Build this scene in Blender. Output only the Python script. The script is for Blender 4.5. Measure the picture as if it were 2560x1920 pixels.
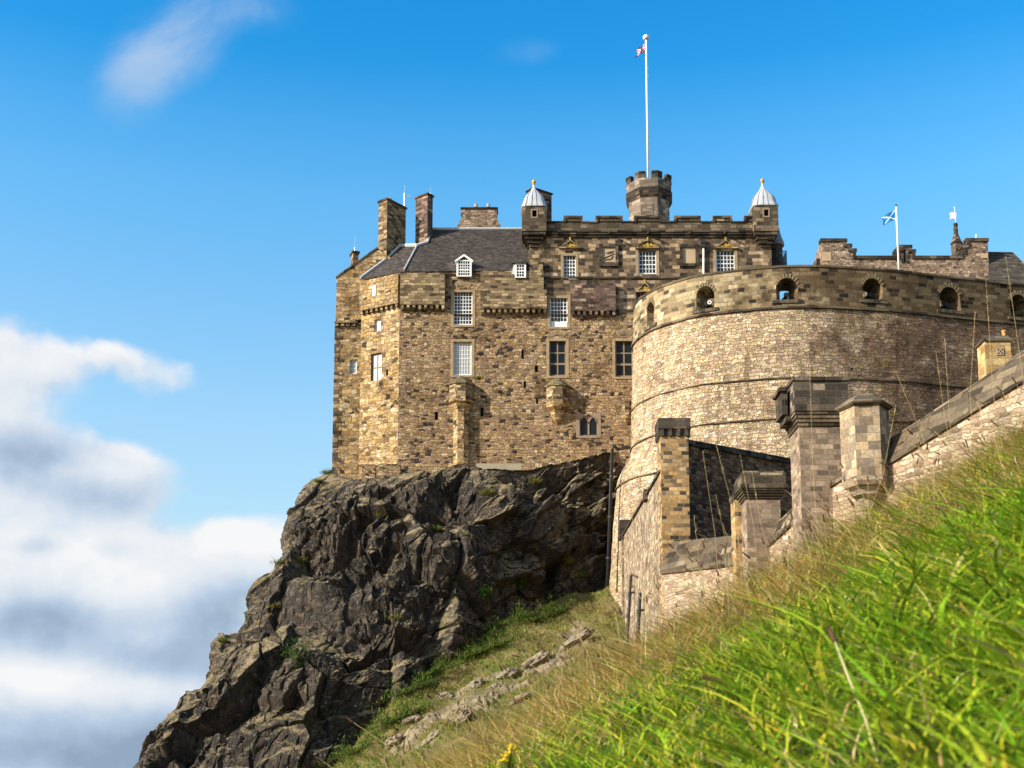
import bpy, bmesh, math, random
import numpy as np
from mathutils import Vector, Matrix
random.seed(7); np.random.seed(7)
for o in list(bpy.data.objects): bpy.data.objects.remove(o)
SC = bpy.context.scene
COL = SC.collection
# ------------------------------------------------------------------ camera, sun, sky, exposure
PITCH = math.radians(8.0); FP = 3200.0; CX, CY = 1280.0, 1505.0
cam = bpy.data.cameras.new('camera'); camo = bpy.data.objects.new('camera', cam); COL.objects.link(camo)
cam.sensor_width = 36.0; cam.lens = 45.0; cam.shift_y = 545.0/2560.0
cam.clip_start = 0.1; cam.clip_end = 20000
camo.location = (0, 0, 0); camo.rotation_euler = (math.pi/2 + PITCH, 0, 0)
cam.dof.use_dof = True; cam.dof.focus_distance = 75.0; cam.dof.aperture_fstop = 10.5
SC.camera = camo
TOSUN = Vector((-0.82, -0.37, 0.45)).normalized()
SUN_EL = math.asin(TOSUN.z)
SUN_ROT = math.atan2(TOSUN.x, TOSUN.y)
sl = bpy.data.lights.new('sun', 'SUN'); so = bpy.data.objects.new('sun', sl); COL.objects.link(so)
sl.energy = 5.0; sl.angle = math.radians(0.5); sl.color = (1.0, 0.93, 0.79)
so.rotation_euler = TOSUN.to_track_quat('Z', 'Y').to_euler(); so.location = (-60, -60, 80)
SC.view_settings.view_transform = 'Standard'; SC.view_settings.look = 'None'
SC.view_settings.exposure = 0.68; SC.view_settings.gamma = 1.0
SC.cycles.use_denoising = True
SC.cycles.max_bounces = 4; SC.cycles.diffuse_bounces = 2; SC.cycles.transparent_max_bounces = 8

SP, CP = math.sin(PITCH), math.cos(PITCH)
def ray(px, py):
    a = (px-CX)/FP; b = -(py-CY)/FP
    return Vector((a, CP - b*SP, SP + b*CP))
def at(px, py, Y):
    d = ray(px, py); return d*(Y/d.y)
def atz(px, py, Z):
    d = ray(px, py); return d*(Z/d.z)
def uv_of(px, py):
    d = ray(px, py); return d.x/d.y, d.z/d.y
def hitp(px, py, p, n):
    d = ray(px, py); return d*(p.dot(n)/d.dot(n))

# ------------------------------------------------------------------ node helper
class NT:
    def __init__(s, tree): s.t = tree; s.t.nodes.clear()
    def n(s, typ, ins=None, **kw):
        nd = s.t.nodes.new(typ)
        for k, v in kw.items(): setattr(nd, k, v)
        if ins:
            for k, v in ins.items():
                if isinstance(v, bpy.types.NodeSocket): s.t.links.new(v, nd.inputs[k])
                else: nd.inputs[k].default_value = v
        return nd
    def m(s, op, a, b=None, c=None, clamp=False):
        nd = s.t.nodes.new('ShaderNodeMath'); nd.operation = op; nd.use_clamp = clamp
        for i, v in enumerate((a, b, c)):
            if v is None: continue
            if isinstance(v, bpy.types.NodeSocket): s.t.links.new(v, nd.inputs[i])
            else: nd.inputs[i].default_value = v
        return nd.outputs[0]
    def mr(s, v, a, b, c=0., d=1., smooth=False):
        nd = s.n('ShaderNodeMapRange', {0: v, 1: a, 2: b, 3: c, 4: d})
        if smooth: nd.interpolation_type = 'SMOOTHSTEP'
        return nd.outputs[0]
    def mix(s, f, a, b, blend='MIX'):
        nd = s.t.nodes.new('ShaderNodeMix'); nd.data_type = 'RGBA'; nd.blend_type = blend
        for k, v in ((0, f), (6, a), (7, b)):
            if isinstance(v, bpy.types.NodeSocket): s.t.links.new(v, nd.inputs[k])
            elif k: nd.inputs[k].default_value = (*v, 1) if len(v) == 3 else v
            else: nd.inputs[k].default_value = v
        return nd.outputs[2]
    def noise(s, vec, scale, detail=4, rough=.55, dist=0.):
        nd = s.n('ShaderNodeTexNoise', {'Scale': scale, 'Detail': detail, 'Roughness': rough, 'Distortion': dist})
        if vec is not None: s.t.links.new(vec, nd.inputs['Vector'])
        return nd
    def ramp(s, f, stops, interp='LINEAR'):
        nd = s.n('ShaderNodeValToRGB', {0: f}); cr = nd.color_ramp; cr.interpolation = interp
        while len(cr.elements) < len(stops): cr.elements.new(0.5)
        for e, (p, c) in zip(cr.elements, stops):
            e.position = p; e.color = (*c, 1) if len(c) == 3 else c
        return nd.outputs[0]
    def link(s, a, b): s.t.links.new(a, b)

def new_mat(name):
    m = bpy.data.materials.new(name); m.use_nodes = True
    return m, NT(m.node_tree)
def finish(m, t, col, rough=.9, bump=None, bstr=.5, bdist=.05, spec=.25, metal=0., extra=None):
    p = t.n('ShaderNodeBsdfPrincipled', {'Roughness': rough, 'Metallic': metal, 'Specular IOR Level': spec})
    if isinstance(col, bpy.types.NodeSocket): t.link(col, p.inputs['Base Color'])
    else: p.inputs['Base Color'].default_value = (*col, 1)
    if bump is not None:
        b = t.n('ShaderNodeBump', {'Strength': bstr, 'Distance': bdist, 'Height': bump}); t.link(b.outputs[0], p.inputs['Normal'])
    o = t.n('ShaderNodeOutputMaterial'); t.link(p.outputs[0], o.inputs[0])
    return m

# ------------------------------------------------------------------ world
W = bpy.data.worlds.new('World'); SC.world = W; W.use_nodes = True
def build_world():
    t = NT(W.node_tree)
    sky = t.n('ShaderNodeTexSky', sky_type='NISHITA', sun_disc=False, sun_elevation=SUN_EL, sun_rotation=SUN_ROT,
              air_density=1.0, dust_density=0.6, ozone_density=2.0, altitude=100.0)
    hs = t.n('ShaderNodeHueSaturation', {'Hue': .497, 'Saturation': 1.35, 'Value': 1.0, 'Color': sky.outputs[0]})
    tc = t.n('ShaderNodeTexCoord')
    sx = t.n('ShaderNodeSeparateXYZ', {0: tc.outputs['Generated']})
    y = t.m('MAXIMUM', sx.outputs[1], 0.08)
    u = t.m('DIVIDE', sx.outputs[0], y); v = t.m('DIVIDE', sx.outputs[2], y)
    cu = t.n('ShaderNodeCombineXYZ', {0: u, 1: v, 2: 0.0}).outputs[0]
    wn = t.noise(cu, 5.0, 3)
    off = t.n('ShaderNodeVectorMath', {0: wn.outputs['Color'], 1: (.5, .5, .5)}, operation='SUBTRACT').outputs[0]
    offs = t.n('ShaderNodeVectorMath', {0: off, 'Scale': .05}, operation='SCALE').outputs[0]
    cw = t.n('ShaderNodeVectorMath', {0: cu, 1: offs}, operation='ADD').outputs[0]
    def blob(px, py, rx, ry, w=1., co=None):
        uc, vc = uv_of(px, py)
        d = t.n('ShaderNodeVectorMath', {0: co or cw, 1: (uc, vc, 0)}, operation='SUBTRACT').outputs[0]
        d = t.n('ShaderNodeVectorMath', {0: d, 1: (FP/rx, FP/ry, 0)}, operation='MULTIPLY').outputs[0]
        l = t.n('ShaderNodeVectorMath', {0: d}, operation='LENGTH').outputs[1]
        return t.mr(l, 1.0, 0.0, 0., w, True)
    def total(bl, co=None):
        acc = None
        for b in bl:
            x = blob(*b, co=co); acc = x if acc is None else t.m('ADD', acc, x)
        return acc
    BODY = [(-40, 960, 260, 260, 1.1), (330, 920, 230, 85, .75), (150, 930, 190, 120, .7), (60, 1160, 330, 190, 1.2), (300, 1190, 260, 160, 1.0),
            (0, 1400, 520, 230, 1.3), (420, 1420, 380, 190, 1.2), (680, 1380, 280, 150, 1.1), (900, 1480, 360, 190, 1.),
            (200, 1650, 800, 260, 1.4), (0, 1880, 900, 260, 1.4), (700, 1800, 800, 300, 1.3), (-500, 1300, 500, 700, 1.2)]
    def density(co, fine=True):
        wv = t.n('ShaderNodeVectorMath', {0: t.noise(co, 9.0, 4).outputs['Color'], 1: (.5, .5, .5)}, operation='SUBTRACT').outputs[0]
        c2 = t.n('ShaderNodeVectorMath', {0: co, 1: t.n('ShaderNodeVectorMath', {0: wv, 'Scale': .07}, operation='SCALE').outputs[0]}, operation='ADD').outputs[0]
        c3 = t.n('ShaderNodeVectorMath', {0: c2, 1: (1., 1.25, 1.)}, operation='MULTIPLY').outputs[0]
        vo = t.n('ShaderNodeTexVoronoi', {'Vector': c3, 'Scale': 11.0, 'Detail': 4.0, 'Roughness': .52, 'Lacunarity': 2.1, 'Smoothness': .35, 'Randomness': 1.}, voronoi_dimensions='2D', feature='SMOOTH_F1', normalize=True)
        bil = t.m('MULTIPLY', t.m('SUBTRACT', .40, vo.outputs['Distance']), 1.7)
        fb = t.m('MULTIPLY', t.m('SUBTRACT', t.noise(co, 6.0, 6, .55).outputs[0], .5), 1.6)
        body = total(BODY, c2); gate = t.m('MULTIPLY', body, 2.6, clamp=True)
        return t.m('ADD', body, t.m('MULTIPLY', t.m('ADD', bil, fb), gate))
    dens = density(cu)
    sunoff = t.n('ShaderNodeVectorMath', {0: cu, 1: (-.011, .013, 0)}, operation='ADD').outputs[0]
    relief = t.m('SUBTRACT', dens, density(sunoff))
    mask = t.mr(dens, .15, 1.0, 0, 1, True)
    wisp = total([(330, 210, 190, 200, .55), (430, 110, 240, 190, .65), (600, 0, 260, 150, .5), (1310, 120, 170, 70, .30), (780, 280, 120, 80, .15)])
    f2 = t.noise(cu, 7.0, 7, .6, .6)
    wd = t.m('ADD', wisp, t.m('MULTIPLY', t.m('MULTIPLY', t.m('SUBTRACT', f2.outputs[0], .5), 1.5), t.m('MULTIPLY', wisp, 2.5, clamp=True)))
    wm = t.m('MULTIPLY', t.mr(wd, .05, 1.25, 0, 1, True), .85)
    dark = total([(60, 1150, 330, 120, .85), (240, 1240, 240, 70, .5), (60, 1545, 400, 120, .5), (560, 1530, 280, 120, .8), (250, 1600, 520, 130, .6), (500, 1690, 400, 120, .35),
                  (150, 1890, 900, 130, 1.0), (650, 1830, 500, 130, .8), (150, 1790, 400, 70, .4), (300, 1370, 110, 40, .3), (90, 1365, 110, 36, .4), (500, 1640, 300, 90, .4)])
    lite = total([(120, 1690, 230, 80, .42), (430, 1720, 200, 60, .2), (330, 1420, 420, 110, .35), (660, 1340, 200, 120, .4)])
    sh = t.m('ADD', t.m('SUBTRACT', dark, lite), t.m('MULTIPLY', t.m('SUBTRACT', t.noise(cu, 9.0, 9, .6, .3).outputs[0], .5), .9))
    sh = t.m('SUBTRACT', sh, t.m('MULTIPLY', relief, .42))
    ccol = t.ramp(t.mr(sh, -.35, 1.05), [(0, (.58, .585, .59)), (.33, (.46, .50, .55)), (.66, (.295, .375, .475)), (1, (.185, .25, .34))])
    SKYK = 0.15
    bg = t.n('ShaderNodeVectorMath', {0: hs.outputs[0], 'Scale': SKYK}, operation='SCALE').outputs[0]
    el = t.mr(sx.outputs[2], .10, .62, 0, 1)
    tint = t.ramp(el, [(0, (.52, .37, .28)), (.335, (.84, .54, .41)), (.50, (.76, .57, .46)), (.625, (.62, .585, .495)), (.71, (.42, .54, .50)), (.79, (.16, .475, .495)), (1, (.05, .42, .48))])
    tint = t.n('ShaderNodeVectorMath', {0: tint, 'Scale': 2.5}, operation='SCALE').outputs[0]
    bg = t.n('ShaderNodeVectorMath', {0: bg, 1: tint}, operation='MULTIPLY').outputs[0]
    c = t.mix(wm, bg, (.36, .43, .52))
    c = t.mix(mask, c, ccol)
    # added clouds behind the camera, out of view, to neutralise the shadow fill
    rest = t.noise(tc.outputs['Generated'], 3.2, 7, .6).outputs[0]
    rm = t.m('MULTIPLY', t.mr(rest, .44, .60, 0, .9, True), t.mr(sx.outputs[1], .12, -.10, 0, 1, True))
    c = t.mix(rm, c, (.36, .35, .34))
    b = t.n('ShaderNodeBackground', {'Color': c, 'Strength': 1.0})
    o = t.n('ShaderNodeOutputWorld'); t.link(b.outputs[0], o.inputs[0])
build_world()

# ------------------------------------------------------------------ mesh helper
class MB:
    def __init__(s): s.v = []; s.f = []; s.uv = []; s.mi = []
    def face(s, pts, uv=None, mi=0):
        pts = [Vector(p) for p in pts]
        if uv is None:
            n = Vector((0, 0, 0))
            for i in range(len(pts)):
                a, b = pts[i], pts[(i+1) % len(pts)]; n += a.cross(b)
            if n.length < 1e-12: n = Vector((0, -1, 0))
            n.normalize()
            if abs(n.z) > .95: t = Vector((1, 0, 0)); b = Vector((0, 1, 0))
            else:
                t = Vector((0, 0, 1)).cross(n); t.normalize(); b = n.cross(t)
                if b.z < 0: b = -b
            uv = [(p.dot(t), p.dot(b)) for p in pts]
        i0 = len(s.v); s.v += [tuple(p) for p in pts]; s.f.append(list(range(i0, i0+len(pts)))); s.uv += list(uv); s.mi.append(mi)
    def box(s, x0, x1, y0, y1, z0, z1, M=None, mi=0, taper=None):
        x0, x1 = min(x0, x1), max(x0, x1); z0, z1 = min(z0, z1), max(z0, z1); y0, y1 = min(y0, y1), max(y0, y1)
        c = [Vector((x, y, z)) for z in (z0, z1) for y in (y0, y1) for x in (x0, x1)]
        if taper:
            mx, my = (x0+x1)/2, (y0+y1)/2
            for i in range(4, 8): c[i].x = mx+(c[i].x-mx)*taper[0]; c[i].y = my+(c[i].y-my)*taper[1]
        if M: c = [M @ p for p in c]
        for q in ((0, 1, 5, 4), (1, 3, 7, 5), (3, 2, 6, 7), (2, 0, 4, 6), (4, 5, 7, 6), (2, 3, 1, 0)): s.face([c[i] for i in q], mi=mi)
    def pxbox(s, px0, px1, py0, py1, Y, d, mi=0):
        m = (py0+py1)/2; a = at(px0, m, Y); b = at(px1, m, Y); mx = (px0+px1)/2
        s.box(a.x, b.x, Y, Y+d, at(mx, py1, Y).z, at(mx, py0, Y).z, mi=mi)
    def prism(s, poly, d):   # poly of Vectors, extruded by vector d
        d = Vector(d); q = [Vector(p)+d for p in poly]; n = len(poly)
        s.face(poly); s.face(q[::-1])
        for i in range(n): s.face([poly[i], q[i], q[(i+1) % n], poly[(i+1) % n]])
    def lathe(s, c, prof, seg=12, rot=0., power=None, caps=True):
        rings = []
        for r, z in prof:
            ring = []
            for k in range(seg):
                a = rot+2*math.pi*k/seg; ca, sa = math.cos(a), math.sin(a); rr = r
                if power: 
                    pw = power(z) if callable(power) else power
                    rr = r/((abs(ca)**pw+abs(sa)**pw)**(1/pw))
                ring.append(Vector((c[0]+rr*ca, c[1]+rr*sa, c[2]+z)))
            rings.append(ring)
        for a, b in zip(rings, rings[1:]):
            for k in range(seg):
                j = (k+1) % seg; s.face([a[k], a[j], b[j], b[k]])
        if caps: s.face(rings[0][::-1]); s.face(rings[-1])
    def tube(s, pts, r, seg=8, r1=None):
        pts = [Vector(p) for p in pts]; rings = []
        for i, p in enumerate(pts):
            d = (pts[min(i+1, len(pts)-1)]-pts[max(i-1, 0)]).normalized()
            a = d.cross(Vector((.31, .77, .55))).normalized(); b = d.cross(a)
            rr = r if r1 is None else r+(r1-r)*i/(len(pts)-1)
            rings.append([p+a*rr*math.cos(2*math.pi*k/seg)+b*rr*math.sin(2*math.pi*k/seg) for k in range(seg)])
        for a, b in zip(rings, rings[1:]):
            for k in range(seg): s.face([a[k], a[(k+1) % seg], b[(k+1) % seg], b[k]])
        s.face(rings[0][::-1]); s.face(rings[-1])
    def sphere(s, c, r, seg=10, sq=(1, 1, 1)):
        n = seg//2+1; rings = []
        for i in range(1, n):
            th = math.pi*i/n; rings.append([Vector((c[0]+r*sq[0]*math.sin(th)*math.cos(2*math.pi*k/seg), c[1]+r*sq[1]*math.sin(th)*math.sin(2*math.pi*k/seg), c[2]+r*sq[2]*math.cos(th))) for k in range(seg)])
        top = Vector((c[0], c[1], c[2]+r*sq[2])); bot = Vector((c[0], c[1], c[2]-r*sq[2]))
        for k in range(seg):
            j = (k+1) % seg
            s.face([top, rings[0][k], rings[0][j]]); s.face([bot, rings[-1][j], rings[-1][k]])
            for a, b in zip(rings, rings[1:]): s.face([a[k], b[k], b[j], a[j]])
    def cut(s): s.cuts = getattr(s, 'cuts', [])+[len(s.f)]
    def build(s, name, mats, parent=None, smooth=False, merge=False):
        cuts = getattr(s, 'cuts', None)
        if cuts:
            out = []; ends = sorted(set(cuts+[len(s.f)])); a = 0
            for e in ends:
                if e > a:
                    q = MB(); k = 0
                    for f in s.f[a:e]: q.f.append(list(range(k, k+len(f)))); k += len(f)
                    v0 = s.f[a][0]; q.v = s.v[v0:v0+k]; q.uv = s.uv[v0:v0+k]; q.mi = s.mi[a:e]; out.append(q.build(name, mats, parent, smooth, merge))
                a = e
            return out[0]
        me = bpy.data.meshes.new(name); me.from_pydata(s.v, [], s.f)
        ul = me.uv_layers.new(name='UVMap'); ul.data.foreach_set('uv', np.array(s.uv, dtype=np.float32).ravel())
        if not isinstance(mats, (list, tuple)): mats = [mats]
        for m in mats: me.materials.append(m)
        if len(mats) > 1: me.polygons.foreach_set('material_index', s.mi)
        if merge or smooth:
            bm = bmesh.new(); bm.from_mesh(me); bmesh.ops.remove_doubles(bm, verts=bm.verts, dist=.0005); bm.to_mesh(me); bm.free()
        if smooth: me.polygons.foreach_set('use_smooth', [True]*len(me.polygons))
        me.update()
        o = bpy.data.objects.new(name, me); COL.objects.link(o)
        if parent: 
            o.parent = parent; o.matrix_parent_inverse = parent_inv(parent)
        return o
def parent_inv(p):
    return Matrix.Translation(-p.location) if p.parent is None else Matrix.Identity(4)
def thing(name, label, cat, loc=(0, 0, 0), group=None):
    o = bpy.data.objects.new(name, None); COL.objects.link(o); o.location = loc; o.empty_display_size = .3
    return tag(o, label, cat, group)
def tag(o, label, cat, group=None, kind=None):
    if label: o['label'] = label
    if cat: o['category'] = cat
    if group: o['group'] = group
    if kind: o['kind'] = kind
    return o
def struct(o, kind='structure'): o['kind'] = kind; return o
def grid_obj(name, P, mat, uv=None, smooth=False, parent=None, attrs=None):
    ny, nx = P.shape[:2]
    idx = np.arange(ny*nx).reshape(ny, nx)
    q = np.stack([idx[:-1, :-1], idx[:-1, 1:], idx[1:, 1:], idx[1:, :-1]], -1).reshape(-1, 4)
    return raw_mesh(name, P.reshape(-1, 3), q, mat, None if uv is None else uv.reshape(-1, 2), smooth, parent, attrs)
def raw_mesh(name, V, Q, mat, uv=None, smooth=False, parent=None, attrs=None):
    me = bpy.data.meshes.new(name); nf = len(Q); k = Q.shape[1]
    me.vertices.add(len(V)); me.vertices.foreach_set('co', np.ascontiguousarray(V, dtype=np.float32).ravel())
    me.loops.add(nf*k); me.loops.foreach_set('vertex_index', np.ascontiguousarray(Q, dtype=np.int32).ravel())
    me.polygons.add(nf); me.polygons.foreach_set('loop_start', np.arange(0, nf*k, k, dtype=np.int32))
    try: me.polygons.foreach_set('loop_total', np.full(nf, k, dtype=np.int32))
    except Exception: pass
    me.polygons.foreach_set('use_smooth', np.full(nf, smooth, dtype=bool))
    if uv is not None:
        ul = me.uv_layers.new(name='UVMap'); ul.data.foreach_set('uv', uv[Q.ravel()].astype(np.float32).ravel())
    for an, av in (attrs or {}).items():
        a = me.attributes.new(an, 'FLOAT_COLOR', 'POINT'); a.data.foreach_set('color', av.astype(np.float32).ravel())
    me.materials.append(mat); me.update(calc_edges=True); me.validate()
    o = bpy.data.objects.new(name, me); COL.objects.link(o)
    if parent: o.parent = parent; o.matrix_parent_inverse = parent_inv(parent)
    return o

# ------------------------------------------------------------------ materials
def stone(name, kind, size, pal, mortar, soot_shade=None, dark=.35, stain=.5, shift=.25, bstr=.6, mort=.10, distort=.10, soot_shade_col=(.30, .26, .235), streak=0., tint=None, stain_col=(.30, .26, .22)):
    m, t = new_mat(name)
    uv = t.n('ShaderNodeTexCoord').outputs['UV']
    wn = t.noise(uv, 1.7, 3)
    off = t.n('ShaderNodeVectorMath', {0: wn.outputs['Color'], 1: (.5, .5, .5)}, operation='SUBTRACT').outputs[0]
    offs = t.n('ShaderNodeVectorMath', {0: off, 'Scale': distort}, operation='SCALE').outputs[0]
    uvd = t.n('ShaderNodeVectorMath', {0: uv, 1: offs}, operation='ADD').outputs[0]
    if kind == 'rubble':
        w2 = t.noise(uv, 3.6, 2)
        o2 = t.n('ShaderNodeVectorMath', {0: t.n('ShaderNodeVectorMath', {0: w2.outputs['Color'], 1: (.5, .5, .5)}, operation='SUBTRACT').outputs[0], 'Scale': distort*.8}, operation='SCALE').outputs[0]
        uvd = t.n('ShaderNodeVectorMath', {0: uvd, 1: o2}, operation='ADD').outputs[0]
        sp = t.n('ShaderNodeSeparateXYZ', {0: uvd}); U, Vv = sp.outputs[0], sp.outputs[1]
        vr = t.m('ADD', t.m('MULTIPLY', Vv, 1/size[1]), t.m('MULTIPLY', t.m('SINE', t.m('MULTIPLY', Vv, 5.1)), .38))
        row = t.m('FLOOR', vr); fv = t.m('FRACT', vr)
        Wc = t.m('ADD', t.m('MULTIPLY', U, 1/size[0]), t.m('MULTIPLY', row, 37.73))
        v1 = t.n('ShaderNodeTexVoronoi', {'W': Wc, 'Scale': 1., 'Randomness': .9}, voronoi_dimensions='1D', feature='F1')
        v2 = t.n('ShaderNodeTexVoronoi', {'W': Wc, 'Scale': 1., 'Randomness': .9}, voronoi_dimensions='1D', feature='DISTANCE_TO_EDGE')
        bed = t.m('MULTIPLY', t.m('MINIMUM', fv, t.m('SUBTRACT', 1., fv)), size[1])
        edge = t.m('SMOOTH_MIN', bed, t.m('MULTIPLY', v2.outputs['Distance'], size[0]), .05)
        mask = t.mr(edge, -.01, mort*.38, 0, 1, True)
        sep = t.n('ShaderNodeSeparateColor', {0: v1.outputs['Color']})
        rnd, rnd2 = sep.outputs[0], sep.outputs[1]
    else:
        b = t.n('ShaderNodeTexBrick', {'Vector': uvd, 'Color1': (0, 0, 0, 1), 'Color2': (1, 1, 1, 1), 'Mortar': (.5, .5, .5, 1), 'Scale': 1., 'Mortar Size': mort*.1,
                                       'Mortar Smooth': .3, 'Bias': 0., 'Brick Width': size[0], 'Row Height': size[1]}, offset=.43, squash=.75, squash_frequency=3)
        rnd = t.n('ShaderNodeSeparateColor', {0: b.outputs[0]}).outputs[0]
        mask = t.m('SUBTRACT', 1., b.outputs['Fac'])
        rnd2 = t.m('FRACT', t.m('MULTIPLY', rnd, 7.31))
    big = t.noise(uv, .22, 4, .6).outputs[0]
    rs = t.m('ADD', rnd, t.m('MULTIPLY', t.m('SUBTRACT', big, .5), shift*2), clamp=True)
    col = t.ramp(rs, pal)
    bright = t.mr(rnd2, 0, 1, .66, 1.30)
    fine = t.noise(uv, 7., 6, .65).outputs[0]
    bright = t.m('MULTIPLY', bright, t.mr(fine, .28, .72, .58, 1.40))
    col = t.mix(1., col, t.n('ShaderNodeCombineColor', {0: bright, 1: bright, 2: bright}).outputs[0], 'MULTIPLY')
    col = t.mix(t.m('SUBTRACT', 1., mask), col, mortar)
    st = t.mr(t.noise(uv, .35, 6, .65, .4).outputs[0], .50, .72, 0, stain, True)
    col = t.mix(st, col, t.mix(1., col, stain_col, 'MULTIPLY'))
    if streak:
        sv = t.n('ShaderNodeVectorMath', {0: uv, 1: (1.6, .12, 1)}, operation='MULTIPLY').outputs[0]
        sk = t.mr(t.noise(sv, 1., 5, .6).outputs[0], .53, .70, 0, streak, True)
        col = t.mix(sk, col, t.mix(1., col, (.36, .33, .31), 'MULTIPLY'))
    if soot_shade:  # soot stain plus painted-in shade, growing towards the bastion's right end
        su = t.n('ShaderNodeSeparateXYZ', {0: uv}).outputs[0]
        sm = t.mr(t.m('ADD', t.mr(su, soot_shade[0], soot_shade[1], -.45, .55), t.m('MULTIPLY', t.m('SUBTRACT', t.noise(uv, .30, 6, .68).outputs[0], .5), 2.2)), -.1, .5, 0, soot_shade[2], True)
        col = t.mix(sm, col, t.mix(1., col, soot_shade_col, 'MULTIPLY'))
    col = t.n('ShaderNodeHueSaturation', {'Saturation': 1.02, 'Color': col}).outputs[0]
    h = t.m('ADD', t.m('MULTIPLY', mask, 1.), t.m('MULTIPLY', fine, .5))
    h = t.m('ADD', h, t.m('MULTIPLY', rnd2, .35))
    return finish(m, t, col, .92, h, bstr, .06, .15)

def plain(name, col, rough=.6, metal=0., var=.12, scale=3., spec=.3, bump=0.):
    m, t = new_mat(name)
    n = t.noise(t.n('ShaderNodeTexCoord').outputs['Object'], scale, 5, .6).outputs[0]
    f = t.mr(n, .25, .75, 1-var, 1+var)
    c = t.mix(1., col, t.n('ShaderNodeCombineColor', {0: f, 1: f, 2: f}).outputs[0], 'MULTIPLY')
    return finish(m, t, c, rough, n if bump else None, bump, .03, spec, metal)

M = {}
M['rubble'] = stone('tan_rubble', 'rubble', (.40, .20), [(0, (.030, .024, .022)), (.09, (.055, .042, .034)), (.14, (.25, .165, .085)), (.4, (.38, .255, .13)), (.6, (.44, .31, .17)), (.78, (.33, .22, .145)), (.88, (.27, .175, .135)), (1, (.52, .41, .26))], (.15, .105, .062), stain=.85, shift=.20, bstr=.8, mort=.11, distort=.42, streak=.45)
M['warm_rubble'] = stone('golden_rubble', 'rubble', (.46, .25), [(0, (.05, .04, .03)), (.06, (.13, .09, .05)), (.12, (.34, .22, .095)), (.45, (.46, .305, .14)), (.7, (.50, .365, .20)), (.86, (.34, .23, .14)), (1, (.54, .43, .27))], (.19, .13, .072), stain=.85, shift=.14, bstr=.8, distort=.42, streak=.35)
M['battery'] = stone('pale_bastion_rubble', 'rubble', (.37, .20), [(0, (.25, .18, .13)), (.12, (.40, .29, .18)), (.35, (.53, .42, .26)), (.5, (.48, .345, .255)), (.62, (.57, .47, .31)), (.78, (.41, .28, .22)), (.9, (.55, .40, .18)), (1, (.64, .55, .42))], (.25, .185, .12), soot_shade=(17, 31, .92), stain=.6, shift=.2, bstr=.9, mort=.10, streak=.7, distort=.40, soot_shade_col=(.36, .30, .29))
M['parapet'] = stone('bastion_parapet_ashlar', 'brick', (.72, .33), [(0, (.06, .05, .036)), (.12, (.15, .115, .07)), (.3, (.27, .20, .11)), (.6, (.35, .265, .145)), (.8, (.42, .33, .19)), (1, (.48, .40, .27))], (.30, .25, .18), soot_shade=(11, 25, .92), stain=.7, shift=.35, bstr=.7, mort=.22, distort=.20)
M['ashlar_dark'] = stone('sooty_ashlar', 'brick', (.66, .33), [(0, (.06, .046, .034)), (.3, (.10, .075, .052)), (.55, (.15, .108, .070)), (.72, (.21, .148, .09)), (.82, (.32, .23, .14)), (1, (.48, .355, .235))], (.16, .12, .08), stain=.95, streak=.5, shift=.20, bstr=.5, mort=.16, distort=.20)
M['ashlar_olive'] = stone('olive_coursed_ashlar', 'brick', (.62, .24), [(0, (.06, .045, .032)), (.2, (.15, .108, .066)), (.5, (.25, .185, .105)), (.75, (.34, .25, .14)), (1, (.46, .35, .21))], (.14, .10, .06), stain=.9, streak=.4, shift=.3, bstr=.6, mort=.18, distort=.20)
M['ashlar_purple'] = stone('purple_brown_ashlar', 'brick', (.60, .24), [(0, (.05, .038, .033)), (.3, (.105, .07, .06)), (.6, (.17, .115, .09)), (.85, (.26, .17, .12)), (1, (.46, .34, .24))], (.11, .08, .06), stain=.8, shift=.25, bstr=.6, mort=.18, distort=.20)
M['ashlar_soot'] = stone('black_sooted_ashlar', 'brick', (.7, .3), [(0, (.030, .025, .021)), (.5, (.065, .052, .040)), (.85, (.12, .092, .066)), (1, (.20, .15, .11))], (.07, .055, .042), stain=.6, shift=.2, bstr=.4, mort=.14, distort=.05)
M['ashlar_soot_lt'] = stone('worn_black_ashlar', 'brick', (.7, .32), [(0, (.035, .03, .025)), (.4, (.085, .07, .055)), (.7, (.15, .12, .09)), (1, (.28, .22, .16))], (.10, .08, .06), stain=.7, shift=.3, bstr=.4, mort=.14, distort=.05)
M['ashlar_grey'] = stone('grey_tower_ashlar', 'brick', (.75, .32), [(0, (.14, .11, .085)), (.4, (.22, .175, .13)), (.75, (.30, .24, .18)), (1, (.38, .31, .24))], (.14, .11, .085), stain=.7, shift=.2, bstr=.4, mort=.16, distort=.05)
M['pier'] = stone('pinkish_pier_ashlar', 'brick', (.55, .24), [(0, (.17, .13, .095)), (.3, (.225, .165, .118)), (.55, (.265, .195, .138)), (.8, (.31, .23, .16)), (1, (.38, .295, .205))], (.22, .17, .13), stain=.6, shift=.2, bstr=.4, mort=.16, distort=.04)
M['pier_gold'] = stone('golden_pier_ashlar', 'brick', (.50, .23), [(0, (.07, .055, .04)), (.12, (.13, .10, .065)), (.24, (.32, .20, .095)), (.6, (.43, .27, .12)), (1, (.46, .325, .175))], (.28, .20, .11), stain=.6, shift=.3, bstr=.4, mort=.14, distort=.04)
M['outwork'] = stone('pink_outwork_rubble', 'rubble', (.46, .19), [(0, (.22, .145, .10)), (.2, (.35, .24, .165)), (.45, (.44, .33, .225)), (.65, (.38, .265, .19)), (.85, (.46, .36, .25)), (1, (.50, .42, .31))], (.38, .29, .20), stain=.35, shift=.15, bstr=.8, mort=.10, distort=.30)
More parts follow.
